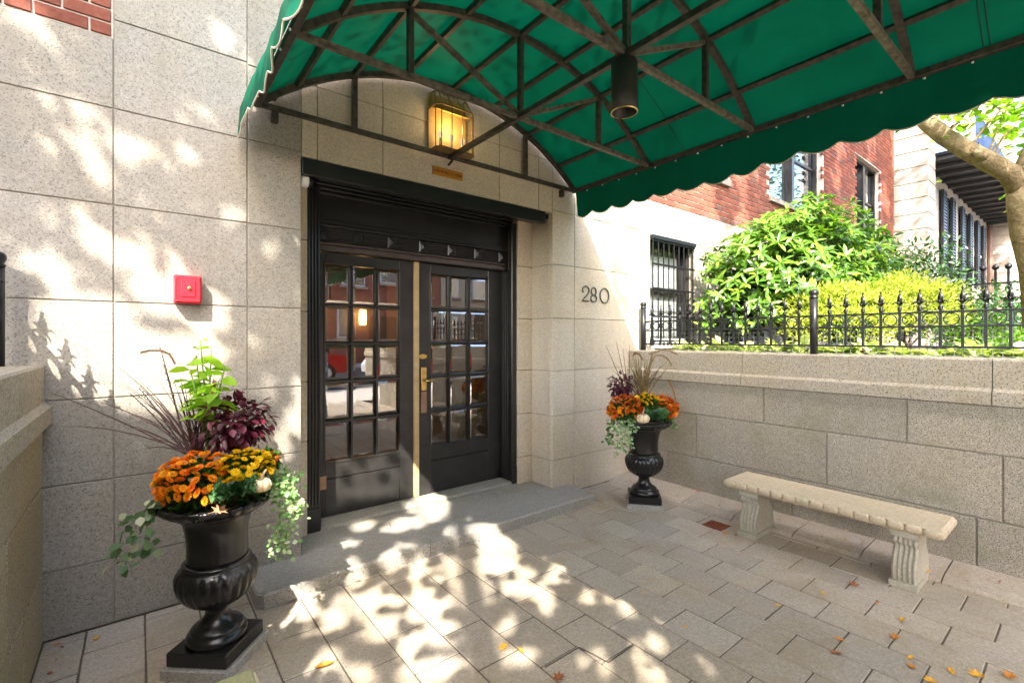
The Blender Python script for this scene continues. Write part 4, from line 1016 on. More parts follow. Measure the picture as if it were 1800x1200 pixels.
trailing('variegated vine trailing over the left rim of the left urn', [[at2(295,872,2.2),at2(262,890,2.14),at2(240,920,2.12),at2(232,960,2.12),at2(216,1005,2.12)],[at2(290,880,2.2),at2(262,905,2.14),at2(254,950,2.12),at2(250,985,2.12)],[at2(300,868,2.2),at2(270,880,2.15),at2(215,935,2.13),at2(204,985,2.13)]], IVY[2], .046, 28, .018)
trailing('bright silvery vine trailing over the right rim of the left urn', [[at2(478,838,2.4),at2(500,850,2.38),at2(512,885,2.36),at2(505,930,2.36),at2(500,975,2.36)],[at2(480,842,2.4),at2(505,860,2.38),at2(525,890,2.36),at2(518,915,2.36)],[at2(472,845,2.38),at2(492,870,2.36),at2(492,930,2.35),at2(483,960,2.35)],[at2(470,835,2.4),at2(500,832,2.42),at2(520,845,2.42)]], IVY[1], .026, 120, .022)
trailing('pale silvery vine trailing down the front of the right urn', [[at2(1108,735,4.3),at2(1100,752,4.2),at2(1097,775,4.2),at2(1088,790,4.2)],[at2(1112,738,4.3),at2(1106,755,4.2),at2(1108,772,4.2),at2(1102,788,4.2)],[at2(1100,735,4.3),at2(1088,750,4.22),at2(1084,795,4.22)]], IVY[1], .034, 60, .028)
trailing('dark green vine hanging at the left of the right urn', [[at2(1088,735,4.5),at2(1074,745,4.46),at2(1070,765,4.46),at2(1069,780,4.46)],[at2(1086,732,4.5),at2(1076,740,4.46),at2(1076,770,4.46)]], IVY[0], .032, 45, .018)
trailing('small sprig of ivy at the right rim of the right urn', [[at2(1178,735,4.6),at2(1184,745,4.6),at2(1185,756,4.6)]], IVY[0], .035, 22, .014)

# ================================================================== fallen leaves
def fallen(kind):
    b = MB(); n = 9
    if kind == 0: out_ = [(-.5,0),(-.35,.13),(-.1,.2),(.2,.17),(.5,0),(.2,-.17),(-.1,-.2),(-.35,-.13)]
    else: out_ = [(-.5,0),(-.3,.1),(-.36,.34),(-.08,.2),(.05,.46),(.16,.18),(.5,.2),(.32,.0),(.5,-.2),(.16,-.18),(.05,-.46),(-.08,-.2),(-.36,-.34),(-.3,-.1)]
    V = [(x,y,.10*abs(y)*3+.22*x*x+.03) for x,y in out_]+[(0,0,.02)]
    m = len(out_); b.add(V,[(i,(i+1)%m,m) for i in range(m)]); b.tube([(-.5,0,.08),(-.72,.05,.02)],.012,4); return b
fm = [plain('yellow_leaf',(.70,.36,.03),.7,var=.3,sc=60), plain('orange_leaf',(.55,.20,.02),.7,var=.3,sc=60), plain('brown_leaf',(.30,.10,.03),.75,var=.4,sc=60)]
LV = [(569,1171,.095,1,0),(885,1138,.06,0,1),(916,1144,.05,0,0),(982,1192,.07,2,1),(1368,1065,.05,0,0),(1475,1124,.055,1,0),(1468,1148,.06,2,0),(1275,938,.06,1,1),(1500,1028,.07,2,1),(1446,1043,.045,0,0),(1586,1090,.06,0,0),(1573,1120,.06,1,1),(1601,1156,.05,0,0),(1602,1172,.045,1,1),(1673,1181,.06,0,0),(1716,1187,.075,0,1),(1775,1189,.07,1,1),(1632,1017,.05,0,0),(1490,943,.05,0,0),(1543,1060,.04,1,0),(1132,1042,.03,0,0),(1228,871,.06,2,1),(1204,1102,.035,0,0),(100,1132,.04,1,0),(170,1122,.04,0,1),(1635,1197,.06,0,1)]
pl_ = ['yellow','orange','brown']
wh = ['by the left bench corner in a sunny patch','in the sunlit patch before the step','on the dark patched joint in mid paving','at the bottom edge near the patched joint','lying across a joint in front of the bench','on a joint left of the wet spot','curled just below the wet joint','near the drain grate in front of the bench','in front of the right bench leg','on a paver left of the right bench leg','right of the dark crack, nearest the bench','stuck in the joint right of the dark crack','upper of two in the lower right paving','lower of two in the lower right paving','right of the pair in the lower right','largest at the lower right edge','at the far lower right corner','behind the right bench leg by the wall','under the bench by the wall','on a joint beyond the bench','tiny, on a shaded mid paver','by the wall foot left of the bench','tiny, on the paving below the drain','at the foot of the left wall','on the paving at the foot of the left stone wall','at the very bottom right of centre']
for (px,py,s_,mi,kd),w in zip(LV,wh):
    x,y_ = G(px,py); me = fallen(kd).mesh('fallen_leaf', fm[mi]); 
    o = inst('fallen_leaf', me, (x,y_,.003+(.045 if x > 4.08 else 0)), None, (random.uniform(-.1,.1),random.uniform(-.1,.1),random.uniform(0,6.28)), (s_,s_,s_))
    tag(o, f'{pl_[mi]} fallen leaf {w}', 'leaf', 'fallen leaves on the paving')
p = at2(386,893,2.12); o = inst('fallen_leaf', fallen(1).mesh('fallen_leaf', plain('peach_leaf',(.62,.30,.16),.7,var=.3,sc=60)), (p[0],p[1],.812), None, (.5,.1,.7), (.085,.085,.085)); tag(o,'peach maple leaf lying on the left urn rim','leaf','fallen leaves on the paving')

lit = MB(); rl_ = random.Random(9)
for i in range(90):
    if i < 55: x,y_,z = rl_.uniform(4.12,4.44),rl_.uniform(-.2,3.4),.04
    elif i < 75: x,y_,z = rl_.uniform(-.38,-.28),rl_.uniform(1.5,3.4),.001
    else: x,y_,z = rl_.uniform(.6,3.4),3.055-rl_.random()**2*.06,.001
    s_ = rl_.uniform(.006,.018); R = Matrix.Translation((x,y_,z+.004)) @ Matrix.Rotation(rl_.uniform(0,6),4,'Z') @ Matrix.Rotation(rl_.uniform(-.4,.4),4,'X')
    lit.add([R@Vector(q) for q in ((-s_,0,0),(0,s_*.5,.003),(s_,0,0),(0,-s_*.5,.003))],[(0,1,2,3)])
ll = obj('leaf_litter', lit, fm[2], None, kind='stuff', norm=False); tag(ll,'tiny brown leaf crumbs along the wall foot and step','leaf litter')

# ================================================================== garden behind the right wall
RH = leafmat('rhododendron_leaf', (.045,.12,.011), (.12,.255,.022), (.26,.37,.035), .34, .32, .5)
def whorls(name, parent, c, rad, n, L, W, mat, leaves=8, lo=-.5, bias=None):
    c = np.array(c); P=[];D=[];Nn=[]
    for i in range(n):
        d = rdir(1)[0]; d[2] = d[2] if d[2] > lo else abs(d[2])
        lump = 1+.10*math.sin(d[0]*5+1)+.10*math.sin(d[1]*6+d[2]*4)
        p = c+d*np.array(rad)*lump*RNG.uniform(.80,1.04); ax = d*.7+np.array([-.15,-.25,.75])+RNG.normal(0,.25,3); ax /= np.linalg.norm(ax)
        t = np.cross(ax,[.3,.7,.2]); t/=np.linalg.norm(t); q = np.cross(ax,t); ph = RNG.uniform(0,6.28)
        nl = int(RNG.integers(5,10))
        for k in range(nl):
            a = ph+6.283*k/nl+RNG.normal(0,.22); rd = t*math.cos(a)+q*math.sin(a); el = RNG.uniform(-.35,.8)
            P.append(p); D.append(rd*math.cos(el)+ax*math.sin(el)); Nn.append(ax)
    n_ = len(P); return obj(name, leaf_mesh(name,P,D,Nn,RNG.uniform(L*.5,L*1.2,n_),RNG.uniform(W*.75,W*1.15,n_),mat,.12,.15), mat, parent, kind='stuff')
def stems(parent, foot, c, rad, n, r, mat):
    b = MB()
    for i in range(n):
        d = rdir(1)[0]; d[2] = abs(d[2]); e = np.array(c)+d*np.array(rad)*.75; f = np.array(foot)
        b.tube([tuple(f+RNG.normal(0,.05,3)*[1,1,0]),tuple((f+e)/2+RNG.normal(0,.08,3)),tuple(e)],[r,r*.7,r*.3],6)
    obj('stems', b, mat, parent, norm=False)
bark = plain('shrub_bark',(.09,.06,.04),.9,var=.3)
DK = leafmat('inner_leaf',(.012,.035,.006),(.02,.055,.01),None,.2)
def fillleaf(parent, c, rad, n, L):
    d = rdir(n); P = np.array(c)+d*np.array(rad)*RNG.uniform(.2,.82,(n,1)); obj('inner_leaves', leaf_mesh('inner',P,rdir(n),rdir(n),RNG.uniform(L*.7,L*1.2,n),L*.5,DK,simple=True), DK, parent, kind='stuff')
rh = thing('rhododendron', 'large glossy rhododendron bush behind the iron fence', 'shrub', (6.7,2.5,1.40))
for c_,r_,n_,L_ in (((6.35,2.45,2.28),(1.05,.75,.90),560,.135),((5.72,2.75,2.05),(.55,.5,.78),240,.125),((7.25,2.35,2.42),(.95,.72,.86),430,.14),((8.15,2.25,2.25),(.75,.65,.72),220,.14),((6.75,2.0,1.95),(.9,.5,.5),180,.13)):
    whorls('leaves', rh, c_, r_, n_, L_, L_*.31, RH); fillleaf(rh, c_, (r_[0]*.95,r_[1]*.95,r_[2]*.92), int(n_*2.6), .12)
stems(rh,(6.6,2.5,1.39),(6.6,2.5,2.3),(1.2,.8,.9),16,.025,bark)
sp = thing('golden_shrub', 'yellow-green small-leaved shrub in front of the rhododendron', 'shrub', (6.3,1.6,1.40))
YG = leafmat('golden_leaf', (.22,.30,.025), (.40,.46,.06), (.56,.57,.12), .4, .5, .3)
for c,rad,n in (((5.95,1.75,1.80),(.65,.5,.34),6000),((6.75,1.45,1.88),(.70,.5,.38),7000),((5.45,1.65,1.66),(.40,.4,.24),2200)):
    d = rdir(n); d[:,2] = np.where(d[:,2] < -.4, -d[:,2], d[:,2]); lump = 1+.09*np.sin(d[:,0]*7+c[0])+.09*np.sin(d[:,1]*8+2)+.06*np.sin(d[:,2]*15+d[:,0]*9)
    sprig = 1+.16*np.clip(np.sin(d[:,0]*19+c[0]*7)*np.sin(d[:,1]*23+3)*np.sin(d[:,2]*17+1)*3-.5,0,1)
    P = np.array(c)+d*np.array(rad)*(lump*sprig*RNG.uniform(.68,1.05,n)**.6)[:,None]
    obj('leaves', leaf_mesh('leaves',P,d+RNG.normal(0,.5,(n,3))+UPv*.5,d+RNG.normal(0,.5,(n,3)),RNG.uniform(.028,.05,n),RNG.uniform(.014,.022,n),YG,simple=True), YG, sp, kind='stuff'); 
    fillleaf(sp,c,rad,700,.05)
stems(sp,(6.2,1.6,1.39),(6.2,1.6,1.75),(.8,.4,.25),26,.008,bark)
def bush(label, cat, c, rad, n, L, W, mat, name='evergreen_shrub'):
    t = thing(name, label, cat, (c[0],c[1],1.40)); d = rdir(n); lump = 1+.12*np.sin(d[:,0]*6+c[0])+.12*np.sin(d[:,1]*7+c[1]*3)
    P = np.array(c)+d*np.array(rad)*(lump*RNG.uniform(.5,1.05,n))[:,None]
    obj('leaves', leaf_mesh('leaves',P,d*.5+RNG.normal(0,.6,(n,3)),d+RNG.normal(0,.4,(n,3))+UPv*.6,RNG.uniform(L*.7,L*1.2,n),RNG.uniform(W*.7,W*1.2,n),mat,.12,.1), mat, t, kind='stuff')
    stems(t,(c[0],c[1],1.39),c,rad,10,.018,bark)
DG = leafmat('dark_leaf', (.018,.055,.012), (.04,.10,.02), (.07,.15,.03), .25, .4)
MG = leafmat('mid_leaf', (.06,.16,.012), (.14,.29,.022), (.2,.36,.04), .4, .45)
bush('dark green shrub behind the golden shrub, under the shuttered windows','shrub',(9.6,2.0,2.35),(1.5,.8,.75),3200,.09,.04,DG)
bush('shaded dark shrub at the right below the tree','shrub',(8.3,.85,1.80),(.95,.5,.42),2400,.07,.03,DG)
bush('mid green feathery shrub right of the golden shrub behind the fence','shrub',(7.25,.92,1.62),(.5,.38,.26),2200,.05,.018,MG)
bush('low green plant at the far right end of the fence','plant',(6.35,.42,1.50),(.45,.28,.16),1500,.05,.02,MG,'low_plant')
# hostas and ground cover along the coping
HO = leafmat('hosta_leaf', (.28,.40,.06), (.50,.58,.20), (.68,.68,.42), .4, .4)
spots = [3.05,2.80,2.55,2.28,2.02,1.80,1.52,1.30,1.06,.82,.60,.36,.14,-.1]
ordn = ['first','second','third','fourth','fifth','sixth','seventh','eighth','ninth','tenth','eleventh','twelfth','thirteenth','fourteenth']
hm = []
for v_ in range(3):
    n = 34; a = RNG.uniform(0,6.28,n); e = RNG.uniform(.1,1.0,n); D = np.stack([np.cos(a)*np.cos(e),np.sin(a)*np.cos(e),np.sin(e)],1)
    hm.append(leaf_mesh('leaves',D*RNG.uniform(.02,.08,(n,1)),D,np.stack([-np.cos(a)*np.sin(e),-np.sin(a)*np.sin(e),np.cos(e)],1),RNG.uniform(.07,.13,n),RNG.uniform(.05,.08,n),HO,.1,.35))
for i,y_ in enumerate(spots):
    x = 4.93+random.uniform(-.03,.06); t = thing('hosta', f'pale variegated ground plant behind the fence, {ordn[i]} from the building', 'plant', (x,y_,1.40), 'plants along the wall top')
    o = inst('leaves', hm[i%3], (x,y_,1.43), t, (0,0,random.uniform(0,6)), (1.3,1.3,random.uniform(1.0,1.5))); o['kind'] = 'stuff'

# neighbour's fence beyond the shrubs
nf = thing('iron_fence', 'distant black iron fence with ball tops beyond the shrubs at the right', 'fence', (10.5,.6,1.4))
for i in range(12):
    y_ = 1.5-i*.14; x = 10.5; p = obj('picket', MB().tube([(x,y_,1.38),(x,y_,2.66)],.016,6), M['iron'], nf); obj('ball_top', MB().ball((x,y_,2.70),.045,8,6), M['iron'], p, True)
for z in (1.55,2.45): obj('rail', MB().bar((10.5,1.6,z),(10.5,-.2,z),.03), M['iron'], nf)

# ------------------------------------------------------------------ tree in the garden, right
bk, nt, out = newmat('mottled_bark'); p_ = pos(nt); n1 = noise(nt,p_,7,4,.6,.5); n2 = noise(nt,p_,30,4,.6)
c_ = ramp(nt,[(.3,(.11,.08,.04)),(.5,(.20,.15,.08)),(.7,(.26,.21,.12))],n1); c_ = mixc(nt, ramp(nt,[(.4,(0,0,0)),(.7,(.5,)*3)],n2), c_, (.12,.10,.04)); vr = nt.nodes.new('ShaderNodeTexVoronoi'); vr.feature = 'DISTANCE_TO_EDGE'; vr.inputs['Scale'].default_value = 9; nt.links.new(p_, vr.inputs['Vector'])
c_ = mixc(nt, ramp(nt,[(0,(.6,)*3),(.05,(0,0,0))],vr.outputs['Distance']), c_, (.07,.055,.03)); bsdf(nt,out,c_,.85,spec=.2,bump=n2,bstr=.7,bdist=.03)
gt = thing('garden_tree', 'bent tree with smooth mottled bark and lime leaves at the right edge', 'tree', (6.7,.5,1.40))
fw = 4.55
tr = [at(1842,720,fw),at(1838,600,fw),at(1830,520,fw),at(1822,470,fw),at(1806,410,fw),at(1798,360,fw),at(1796,318,fw)]
obj('trunk', MB().tube(tr,[.17,.15,.135,.125,.12,.115,.11],16), bk, gt, True)
br = [at(1795,345,fw),at(1775,305,fw),at(1735,283,fw),at(1700,264,fw+.05),at(1660,240,fw+.1),at(1630,215,fw+.15),at(1600,170,fw+.2),at(1560,90,fw+.3),at(1540,0,fw+.5)]
obj('limb', MB().tube(br,[.075,.088,.085,.08,.077,.074,.07,.06,.045],16), bk, gt, True)
obj('limb', MB().tube([at(1793,330,fw),at(1812,285,fw),at(1840,220,fw+.1),at(1880,100,fw+.3),at(1900,-50,fw+.6)],[.11,.105,.09,.075,.05],12), bk, gt, True)
obj('bark_knot', MB().tube([at(1728,278,fw-.02),at(1722,270,fw-.06),at(1712,266,fw-.05)],[.05,.04,.02],8), bk, gt, True)
TL = leafmat('tree_leaf_lime', (.10,.24,.012), (.22,.40,.03), (.42,.52,.05), .55, .45, .3)
P=[];D=[];Nn=[]; b = MB()
def spray(c0, n, rad):
    for i in range(n):
        p = np.array(c0)+RNG.normal(0,1,3)*rad; P.append(p); a = RNG.uniform(0,6.28); D.append((math.cos(a),math.sin(a),RNG.uniform(-.6,.1))); Nn.append((RNG.normal(0,.3),RNG.normal(0,.3),1))
for px,py,f_,n,rd in ((1660,165,4.6,40,.10),(1700,180,4.7,40,.11),(1740,170,4.8,50,.12),(1775,180,4.6,50,.12),(1795,210,4.6,40,.10),(1760,215,4.9,25,.09),(1690,215,4.5,14,.06),(1790,250,4.9,20,.08),(1590,215,4.5,16,.05),(1790,165,4.9,60,.14),(1650,130,4.8,40,.15),(1720,130,4.8,60,.15),(1800,320,5.4,14,.10),(1812,390,5.4,14,.1)):
    spray(at(px,py,f_), n, rd); 
    tgt = at(px,py,f_); ba = min(br[2:7], key=lambda q:(q-tgt).length); b.tube([ba,ba.lerp(tgt,.5)+Vector((0,0,.04)),tgt],[.014,.009,.004],5)
for i in range(34):
    c0 = (RNG.uniform(7.0,10.5),RNG.uniform(-2.2,1.2),RNG.uniform(4.6,7.6)); spray(c0, 45, .32)
    b.tube([tuple(br[-1]) if i%2 else tuple(at(1900,-50,fw+.6)), tuple(Vector(c0))],[.03,.008],5)
for q_ in tr[1:]+br[1:4]+br[6:8]:
    for k_ in (1.5,1.9,2.4):
        c0 = Vector(q_)-Vector((.767,1.0,-1.19))*k_; spray(tuple(c0), 34, .15)  # unseen leaf sprays added sunward to shade trunk and limb
    b.tube([tuple(br[-1]),tuple(c0)],[.02,.006],5)
obj('twigs', b, bk, gt, norm=False)
n_ = len(P); obj('crown', leaf_mesh('crown',P,D,Nn,RNG.uniform(.07,.12,n_),RNG.uniform(.06,.09,n_),TL,.08,.1), TL, gt, kind='stuff')

# ------------------------------------------------------------------ street tree behind the viewer: its crown gives the dappled light
def inell(px,py,E):
    for cx,cy,rx,ry,an in E:
        c_,s_ = math.cos(math.radians(an)),math.sin(math.radians(an)); dx,dy = px-cx,py-cy
        if ((dx*c_+dy*s_)/(rx*1.0+5))**2+((-dx*s_+dy*c_)/(ry*1.0+5))**2 < 1: return True
    return False
LIT = [(1043,412,5,34,-18),(1067,452,5,16,-15),(1085,395,7,26,-12),(1100,430,5,22,-20),(1112,470,8,24,-15),(1120,540,10,40,-8),(1092,500,5,16,-15),
 (30,15,40,18,15),(85,62,12,30,-25),(60,45,20,12,20),(95,190,10,22,-25),(130,187,9,24,-30),(150,205,20,26,0),(195,248,48,26,25),(172,300,20,42,-32),(240,268,28,26,30),(80,245,10,20,-30),(118,247,9,18,-30),(325,268,13,26,-30),(395,70,14,22,-20),(437,112,9,24,-20),(305,296,12,9,0),(80,378,14,22,-35),(143,376,11,14,-20),(410,378,15,14,0),(345,195,6,14,-30),(275,190,5,14,-30),
 (155,418,18,28,-45),(205,448,26,44,-40),(250,450,18,34,-35),(52,462,30,20,30),(82,486,16,28,-30),(110,470,9,16,-30),(310,470,16,22,-10),(340,520,70,26,25),(372,565,30,20,0),(270,500,40,16,30),(300,540,70,18,10),(180,560,60,46,30),(130,560,55,50,0),(250,610,70,30,0),(180,650,120,60,20),(300,610,90,26,0),(330,650,60,34,0),(250,690,110,40,10),(100,600,50,70,-20),(475,435,11,16,-20),(445,605,12,16,-10),(530,505,10,30,0),(522,700,10,40,0),(510,745,22,24,0),(497,795,18,20,0),(540,600,10,60,0),(470,680,10,12,0),
 (640,832,66,30,5),(690,812,40,28,0),(738,842,30,30,30),(600,860,30,20,0),(660,860,50,14,-12),(610,815,12,8,0),(670,790,10,8,0),(520,880,12,14,0),
 (605,963,26,11,-15),(640,925,20,6,-15),(750,888,34,10,-12),(770,880,20,9,0),(735,918,44,7,0),(760,905,30,8,-15),(690,930,16,5,0),(850,958,48,24,0),(805,945,18,9,0),(880,965,30,20,0),(870,990,40,16,0),(622,1012,24,20,0),(700,985,36,9,-20),(520,1045,24,12,-15),
 (810,1050,60,55,20),(770,1010,50,34,0),(740,1080,70,50,0),(660,1060,40,22,-40),(590,1075,40,26,-40),(540,1060,36,16,-20),(505,1085,40,14,-20),(560,1100,24,14,0),(630,1060,20,10,0),(660,1110,26,20,-10),(715,1145,16,14,0),(575,1160,26,18,-20),(540,1180,14,10,-20),(760,1130,60,46,0),(830,1110,50,44,0),(860,1160,50,30,0),(740,1180,60,30,0),(640,1190,30,14,0),
 (905,1035,24,13,15),(955,1048,22,14,0),(950,1035,12,8,0),(980,1000,11,9,0),(972,1018,15,8,0),(1033,1048,14,12,0),(1098,1070,16,16,30),(1075,1048,11,7,20),(867,1090,12,15,0),(890,1100,8,12,20),(1153,1132,12,20,-30),(1120,1152,16,18,0),(1060,1170,10,26,-20),(1150,1192,26,16,0),(1160,1085,12,6,20),(930,1150,14,18,0),(925,1010,16,6,0),(960,1075,10,5,0)]
rD = random.Random(4); DARK = []
for (cx,cy,rx,ry,an) in LIT:
    if rx*ry > 900 and not (cx < 400 and 500 < cy < 720):
        for _ in range(int(rx*ry/520)):
            DARK.append((cx+rD.uniform(-rx,rx),cy+rD.uniform(-ry,ry),rD.uniform(2,9),rD.uniform(2,7),rD.uniform(0,180)))
SK = Vector((.767,1.0,-1.19))
def landing(P_):
    k = (FY-P_[1]); z = P_[2]-1.19*k; x = P_[0]+.767*k
    if z > 0.0:
        if .873 < x < 3.243 and z < 2.72:
            k2 = 3.985-P_[1]; z2 = P_[2]-1.19*k2; x2 = P_[0]+.767*k2
            if z2 > .1: return (x2,3.985,z2)
            k = (P_[2]-.09)/1.19; return (P_[0]+.767*k,P_[1]+k,.09)
        return (x,FY,z)
    k = P_[2]/1.19; return (P_[0]+.767*k,P_[1]+k,0)
def hits_canopy(P_):
    for z in (2.9,3.15,3.4,3.62):
        k = (P_[2]-z)/1.19; x = P_[0]+.767*k; y_ = P_[1]+k
        if y_ < YF and y_ > YE and .50 < x < 3.57 and (z < 3.2 or z < arc(min(max(x,.6),3.5))+.03) : return True
    return False
r5 = random.Random(21); LP = []
while len(LP) < 52000:
    if r5.random() < .5: L_ = (r5.uniform(-3.0,4.75),FY,r5.uniform(0,4.8))
    else: L_ = (r5.uniform(-.6,4.6),r5.uniform(-2.2,3.45),0)
    k = r5.uniform(2.9,4.7); Pp = (L_[0]-.767*k, L_[1]-k, L_[2]+1.19*k)
    if hits_canopy(Pp) and r5.random() < .93: LP.append(None); continue
    q = landing(Pp)
    if (q[0] > 4.62 or (q[0] > 3.62 and q[1] < 3.4)) and r5.random() < .95: LP.append(None); continue
    if q[0] > 4.45 and r5.random() < .5: LP.append(None); continue
    fwq = q[0]*_c+q[1]*_s
    if fwq > .3:
        px_,py_ = proj(*q)
        if inell(px_,py_,LIT) and not inell(px_,py_,DARK): LP.append(None); continue
    LP.append(Pp)
for _ in range(26000):                                          # outer crown leaves, added to cut the skylight over the left side
    Pp = (r5.uniform(-9,-.5),r5.uniform(-8,.3),r5.uniform(5.2,11)); q = landing(Pp)
    if hits_canopy(Pp) or q[0] > 3.4: continue
    fwq = q[0]*_c+q[1]*_s
    if fwq > .3 and inell(*proj(*q),LIT): continue
    LP.append(Pp)
LP = np.array([p for p in LP if p is not None]); n_ = len(LP)
stt = thing('street_tree', 'leafy street tree behind the viewer whose shade dapples the entrance', 'tree', (-3.4,-5.3,0))
SL = leafmat('street_tree_leaf', (.05,.12,.015), (.10,.2,.025), (.2,.28,.03), .12)
a = RNG.uniform(0,6.28,n_); D = np.stack([np.cos(a),np.sin(a),RNG.uniform(-.5,.2,n_)],1); Nn = np.stack([RNG.normal(-.3,.35,n_),RNG.normal(-.4,.35,n_),np.ones(n_)],1)
obj('crown', leaf_mesh('crown',LP-D*.05,D,Nn,RNG.uniform(.075,.115,n_),RNG.uniform(.06,.09,n_),SL,simple=True), SL, stt, kind='stuff')
tb = [(-3.4,-5.6,0),(-3.38,-5.5,1.5),(-3.45,-5.4,3.2),(-3.5,-5.2,5.0),(-3.6,-4.8,7.0),(-3.8,-4.2,9.5)]
obj('trunk', MB().tube(tb,[.26,.22,.20,.17,.12,.05],12), bark, stt, True)
b = MB()
for i in range(10):
    e = LP[r5.randrange(n_)]; s0 = Vector(tb[3 if i%2 else 4]); e = Vector(e); b.tube([s0,s0.lerp(e,.5)+Vector((0,0,.3)),e],[.03,.016,.005],6)
obj('limbs', b, bark, stt, norm=False)

# ------------------------------------------------------------------ second street tree, shading the far brick wall and the neighbour
LP2 = []
while len(LP2) < 10000:
    if r5.random() < .5: L_ = (r5.uniform(6.5,15.4),FY,r5.uniform(3.3,8))
    else: L_ = (r5.uniform(15.4,29),r5.uniform(2.5,3.2),r5.uniform(1.4,9))
    g_ = math.sin(L_[0]*2.1+L_[2]*2.9)+math.sin(L_[0]*3.7-L_[2]*1.9+1)+.8*math.sin(L_[2]*5.3+L_[0]*1.3)
    if g_ > .75: continue
    k = r5.uniform(4.2,6.4); LP2.append((L_[0]-.767*k, L_[1]-k, L_[2]+1.19*k))
LP2 = np.array(LP2); n2_ = len(LP2)
st2 = thing('street_tree', 'second leafy street tree farther along, shading the neighbouring house', 'tree', (12,-5.6,0))
a = RNG.uniform(0,6.28,n2_); D = np.stack([np.cos(a),np.sin(a),RNG.uniform(-.5,.2,n2_)],1); Nn = np.stack([RNG.normal(-.3,.35,n2_),RNG.normal(-.4,.35,n2_),np.ones(n2_)],1)
obj('crown', leaf_mesh('crown',LP2,D,Nn,RNG.uniform(.16,.26,n2_),RNG.uniform(.13,.2,n2_),SL,simple=True), SL, st2, kind='stuff')
obj('trunk', MB().tube([(12,-5.6,0),(12,-5.5,3),(12.2,-4.8,6),(12.6,-3.4,9.5)],[.3,.24,.18,.06],12), bark, st2, True)
b = MB()
for i in range(22):
    e = Vector(LP2[r5.randrange(n2_)]); s0 = Vector((12.15,-5,5.2)); b.tube([s0,s0.lerp(e,.5)+Vector((0,0,.4)),e],[.06,.04,.01],6)
obj('limbs', b, bark, st2, norm=False)

# ================================================================== street side (seen in the door panes)
def rowhouse(x0,x1,h,mat,label,col):
    t = thing('row_house', label, 'house', ((x0+x1)/2,-22,0))
    obj('wall', MB().box(x0,x1,-30,-20.2,0,h), mat, t)
    rf = obj('cornice', MB().bbox(x0-.1,x1+.1,-20.5,-19.8,h-.7,h,.05), col, t)
    n = 3; W = (x1-x0)/n
    for f_ in range(int(h//3.4)):
        for i in range(n):
            xc = x0+W*(i+.5); z = 1.3+f_*3.3
            if f_ == 0 and i == 1:
                d_ = obj('door', MB().bbox(xc-.6,xc+.6,-20.22,-20.1,.5,3.2,.02), M['black'], t); obj('handle', MB().ball((xc+.4,-20.07,1.7),.04,8,6), M['brass'], d_); obj('stoop', MB().box(xc-1,xc+1,-20.2,-19.2,0,.5), M['step'], t); continue
            w = obj('window', MB().bbox(xc-.62,xc+.62,-20.22,-20.12,z,z+2.0,.02), M['white'], t); obj('pane', MB().box(xc-.52,xc+.52,-20.11,-20.10,z+.1,z+1.9), M['winglass'], w); obj('sill', MB().bbox(xc-.75,xc+.75,-20.2,-20.0,z-.15,z-.002,.01), col, w)
bs_ = plain('brownstone',(.24,.15,.10),.9,var=.15); rb2 = plain('far_red_brick',(.30,.11,.07),.9,var=.2,sc=8); sd = plain('sandstone_far',(.46,.38,.27),.9,var=.12)
for i,(x0,m_,lb) in enumerate(((-14,rb2,'red brick row house across the street, leftmost'),(-6.5,bs_,'brownstone row house across the street facing the entrance'),(1,sd,'sandstone row house across the street right of the brownstone'),(8.5,rb2,'red brick row house across the street between sandstone and cream houses'),(16,sd,'cream row house across the street, second from right'),(23.5,bs_,'brownstone row house across the street, rightmost'))):
    rowhouse(x0,x0+7.4,10.5+(i%3)*.6,m_,lb,sd if m_ is not sd else bs_)
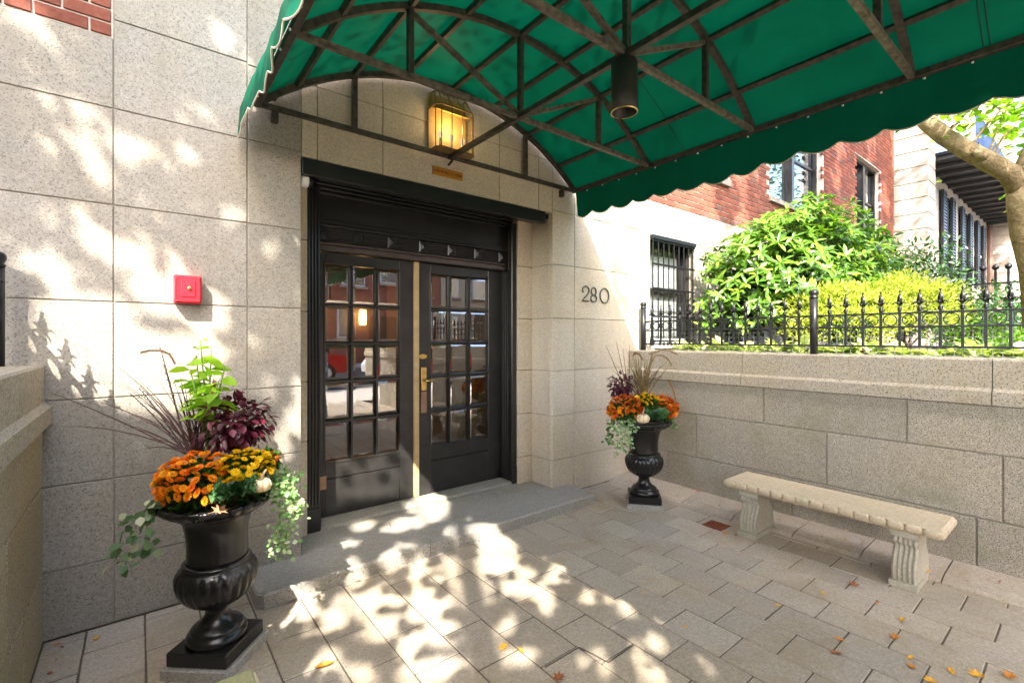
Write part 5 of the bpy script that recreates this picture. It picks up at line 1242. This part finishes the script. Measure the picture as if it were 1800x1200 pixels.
def car(x,y_,paint,label):
    t = thing('parked_car', label, 'car', (x,y_,-.06)); z0 = -.06
    prof = [(-2.2,.35),(-2.22,.62),(-2.05,.82),(-1.2,.92),(-.55,1.40),(.75,1.43),(1.5,1.0),(2.15,.9),(2.25,.6),(2.2,.35)]
    b = MB(); secs = ((-.86,.96),(-.80,1.0),(.80,1.0),(.86,.96))
    b.prism(prof, lambda p:(x+p[0],y_-.85,z0+p[1]), lambda p:(x+p[0],y_+.85,z0+p[1])); body = obj('body', b, paint, t)
    gl = M['winglass']; dkm = M['black']
    for s_ in (-1,1):
        yy = y_+s_*.853
        for (a0,a1) in ((-.95,-.02),(.05,1.15)):
            obj('side_window', MB().add([(x+a0,yy,z0+.95),(x+a1,yy,z0+.97),(x+min(a1,.72),yy,z0+1.34),(x+max(a0,-.5),yy,z0+1.33)],[(0,1,2,3)]), dkm, t)
        for xx in (-1.4,1.42):
            w = obj('wheel', MB().lathe([(.18,-.11),(.33,-.11),(.34,0),(.33,.11),(.18,.11)],20).xf(Matrix.Translation((x+xx,y_+s_*.78,z0+.34)) @ Matrix.Rotation(math.radians(90),4,'X')), plain('tyre',(.02,.02,.02),.8) if 'tyre' not in bpy.data.materials else bpy.data.materials['tyre'], t)
            obj('rim', MB().lathe([(.02,-.12),(.2,-.115),(.2,.115),(.02,.12)],14).xf(Matrix.Translation((x+xx,y_+s_*.78,z0+.34)) @ Matrix.Rotation(math.radians(90),4,'X')), M['white'], w)
        obj('headlight', MB().bbox(x+2.1,x+2.24,y_+s_*.62-.14,y_+s_*.62+.14,z0+.64,z0+.78,.02), M['white'], t)
    obj('windscreen', MB().add([(x+.8,y_-.75,z0+1.41),(x+.8,y_+.75,z0+1.41),(x+1.5,y_+.8,z0+1.03),(x+1.5,y_-.8,z0+1.03)],[(0,1,2,3)]).xf(Matrix.Translation((.02,0,.02))), dkm, t)
    obj('bumper', MB().bbox(x+2.18,x+2.3,y_-.8,y_+.8,z0+.34,z0+.5,.03), dkm, t)
car(3.3,-8.9,plain('red_car_paint',(.42,.015,.02),.15,var=.05),'red car parked at the kerb, reflected in the left door')
car(9.0,-8.9,plain('white_car_paint',(.75,.75,.74),.15,var=.03),'white car parked at the kerb behind the red car')
car(-3.5,-8.9,plain('dark_car_paint',(.05,.055,.07),.15,var=.05),'dark car parked at the kerb near the street tree')
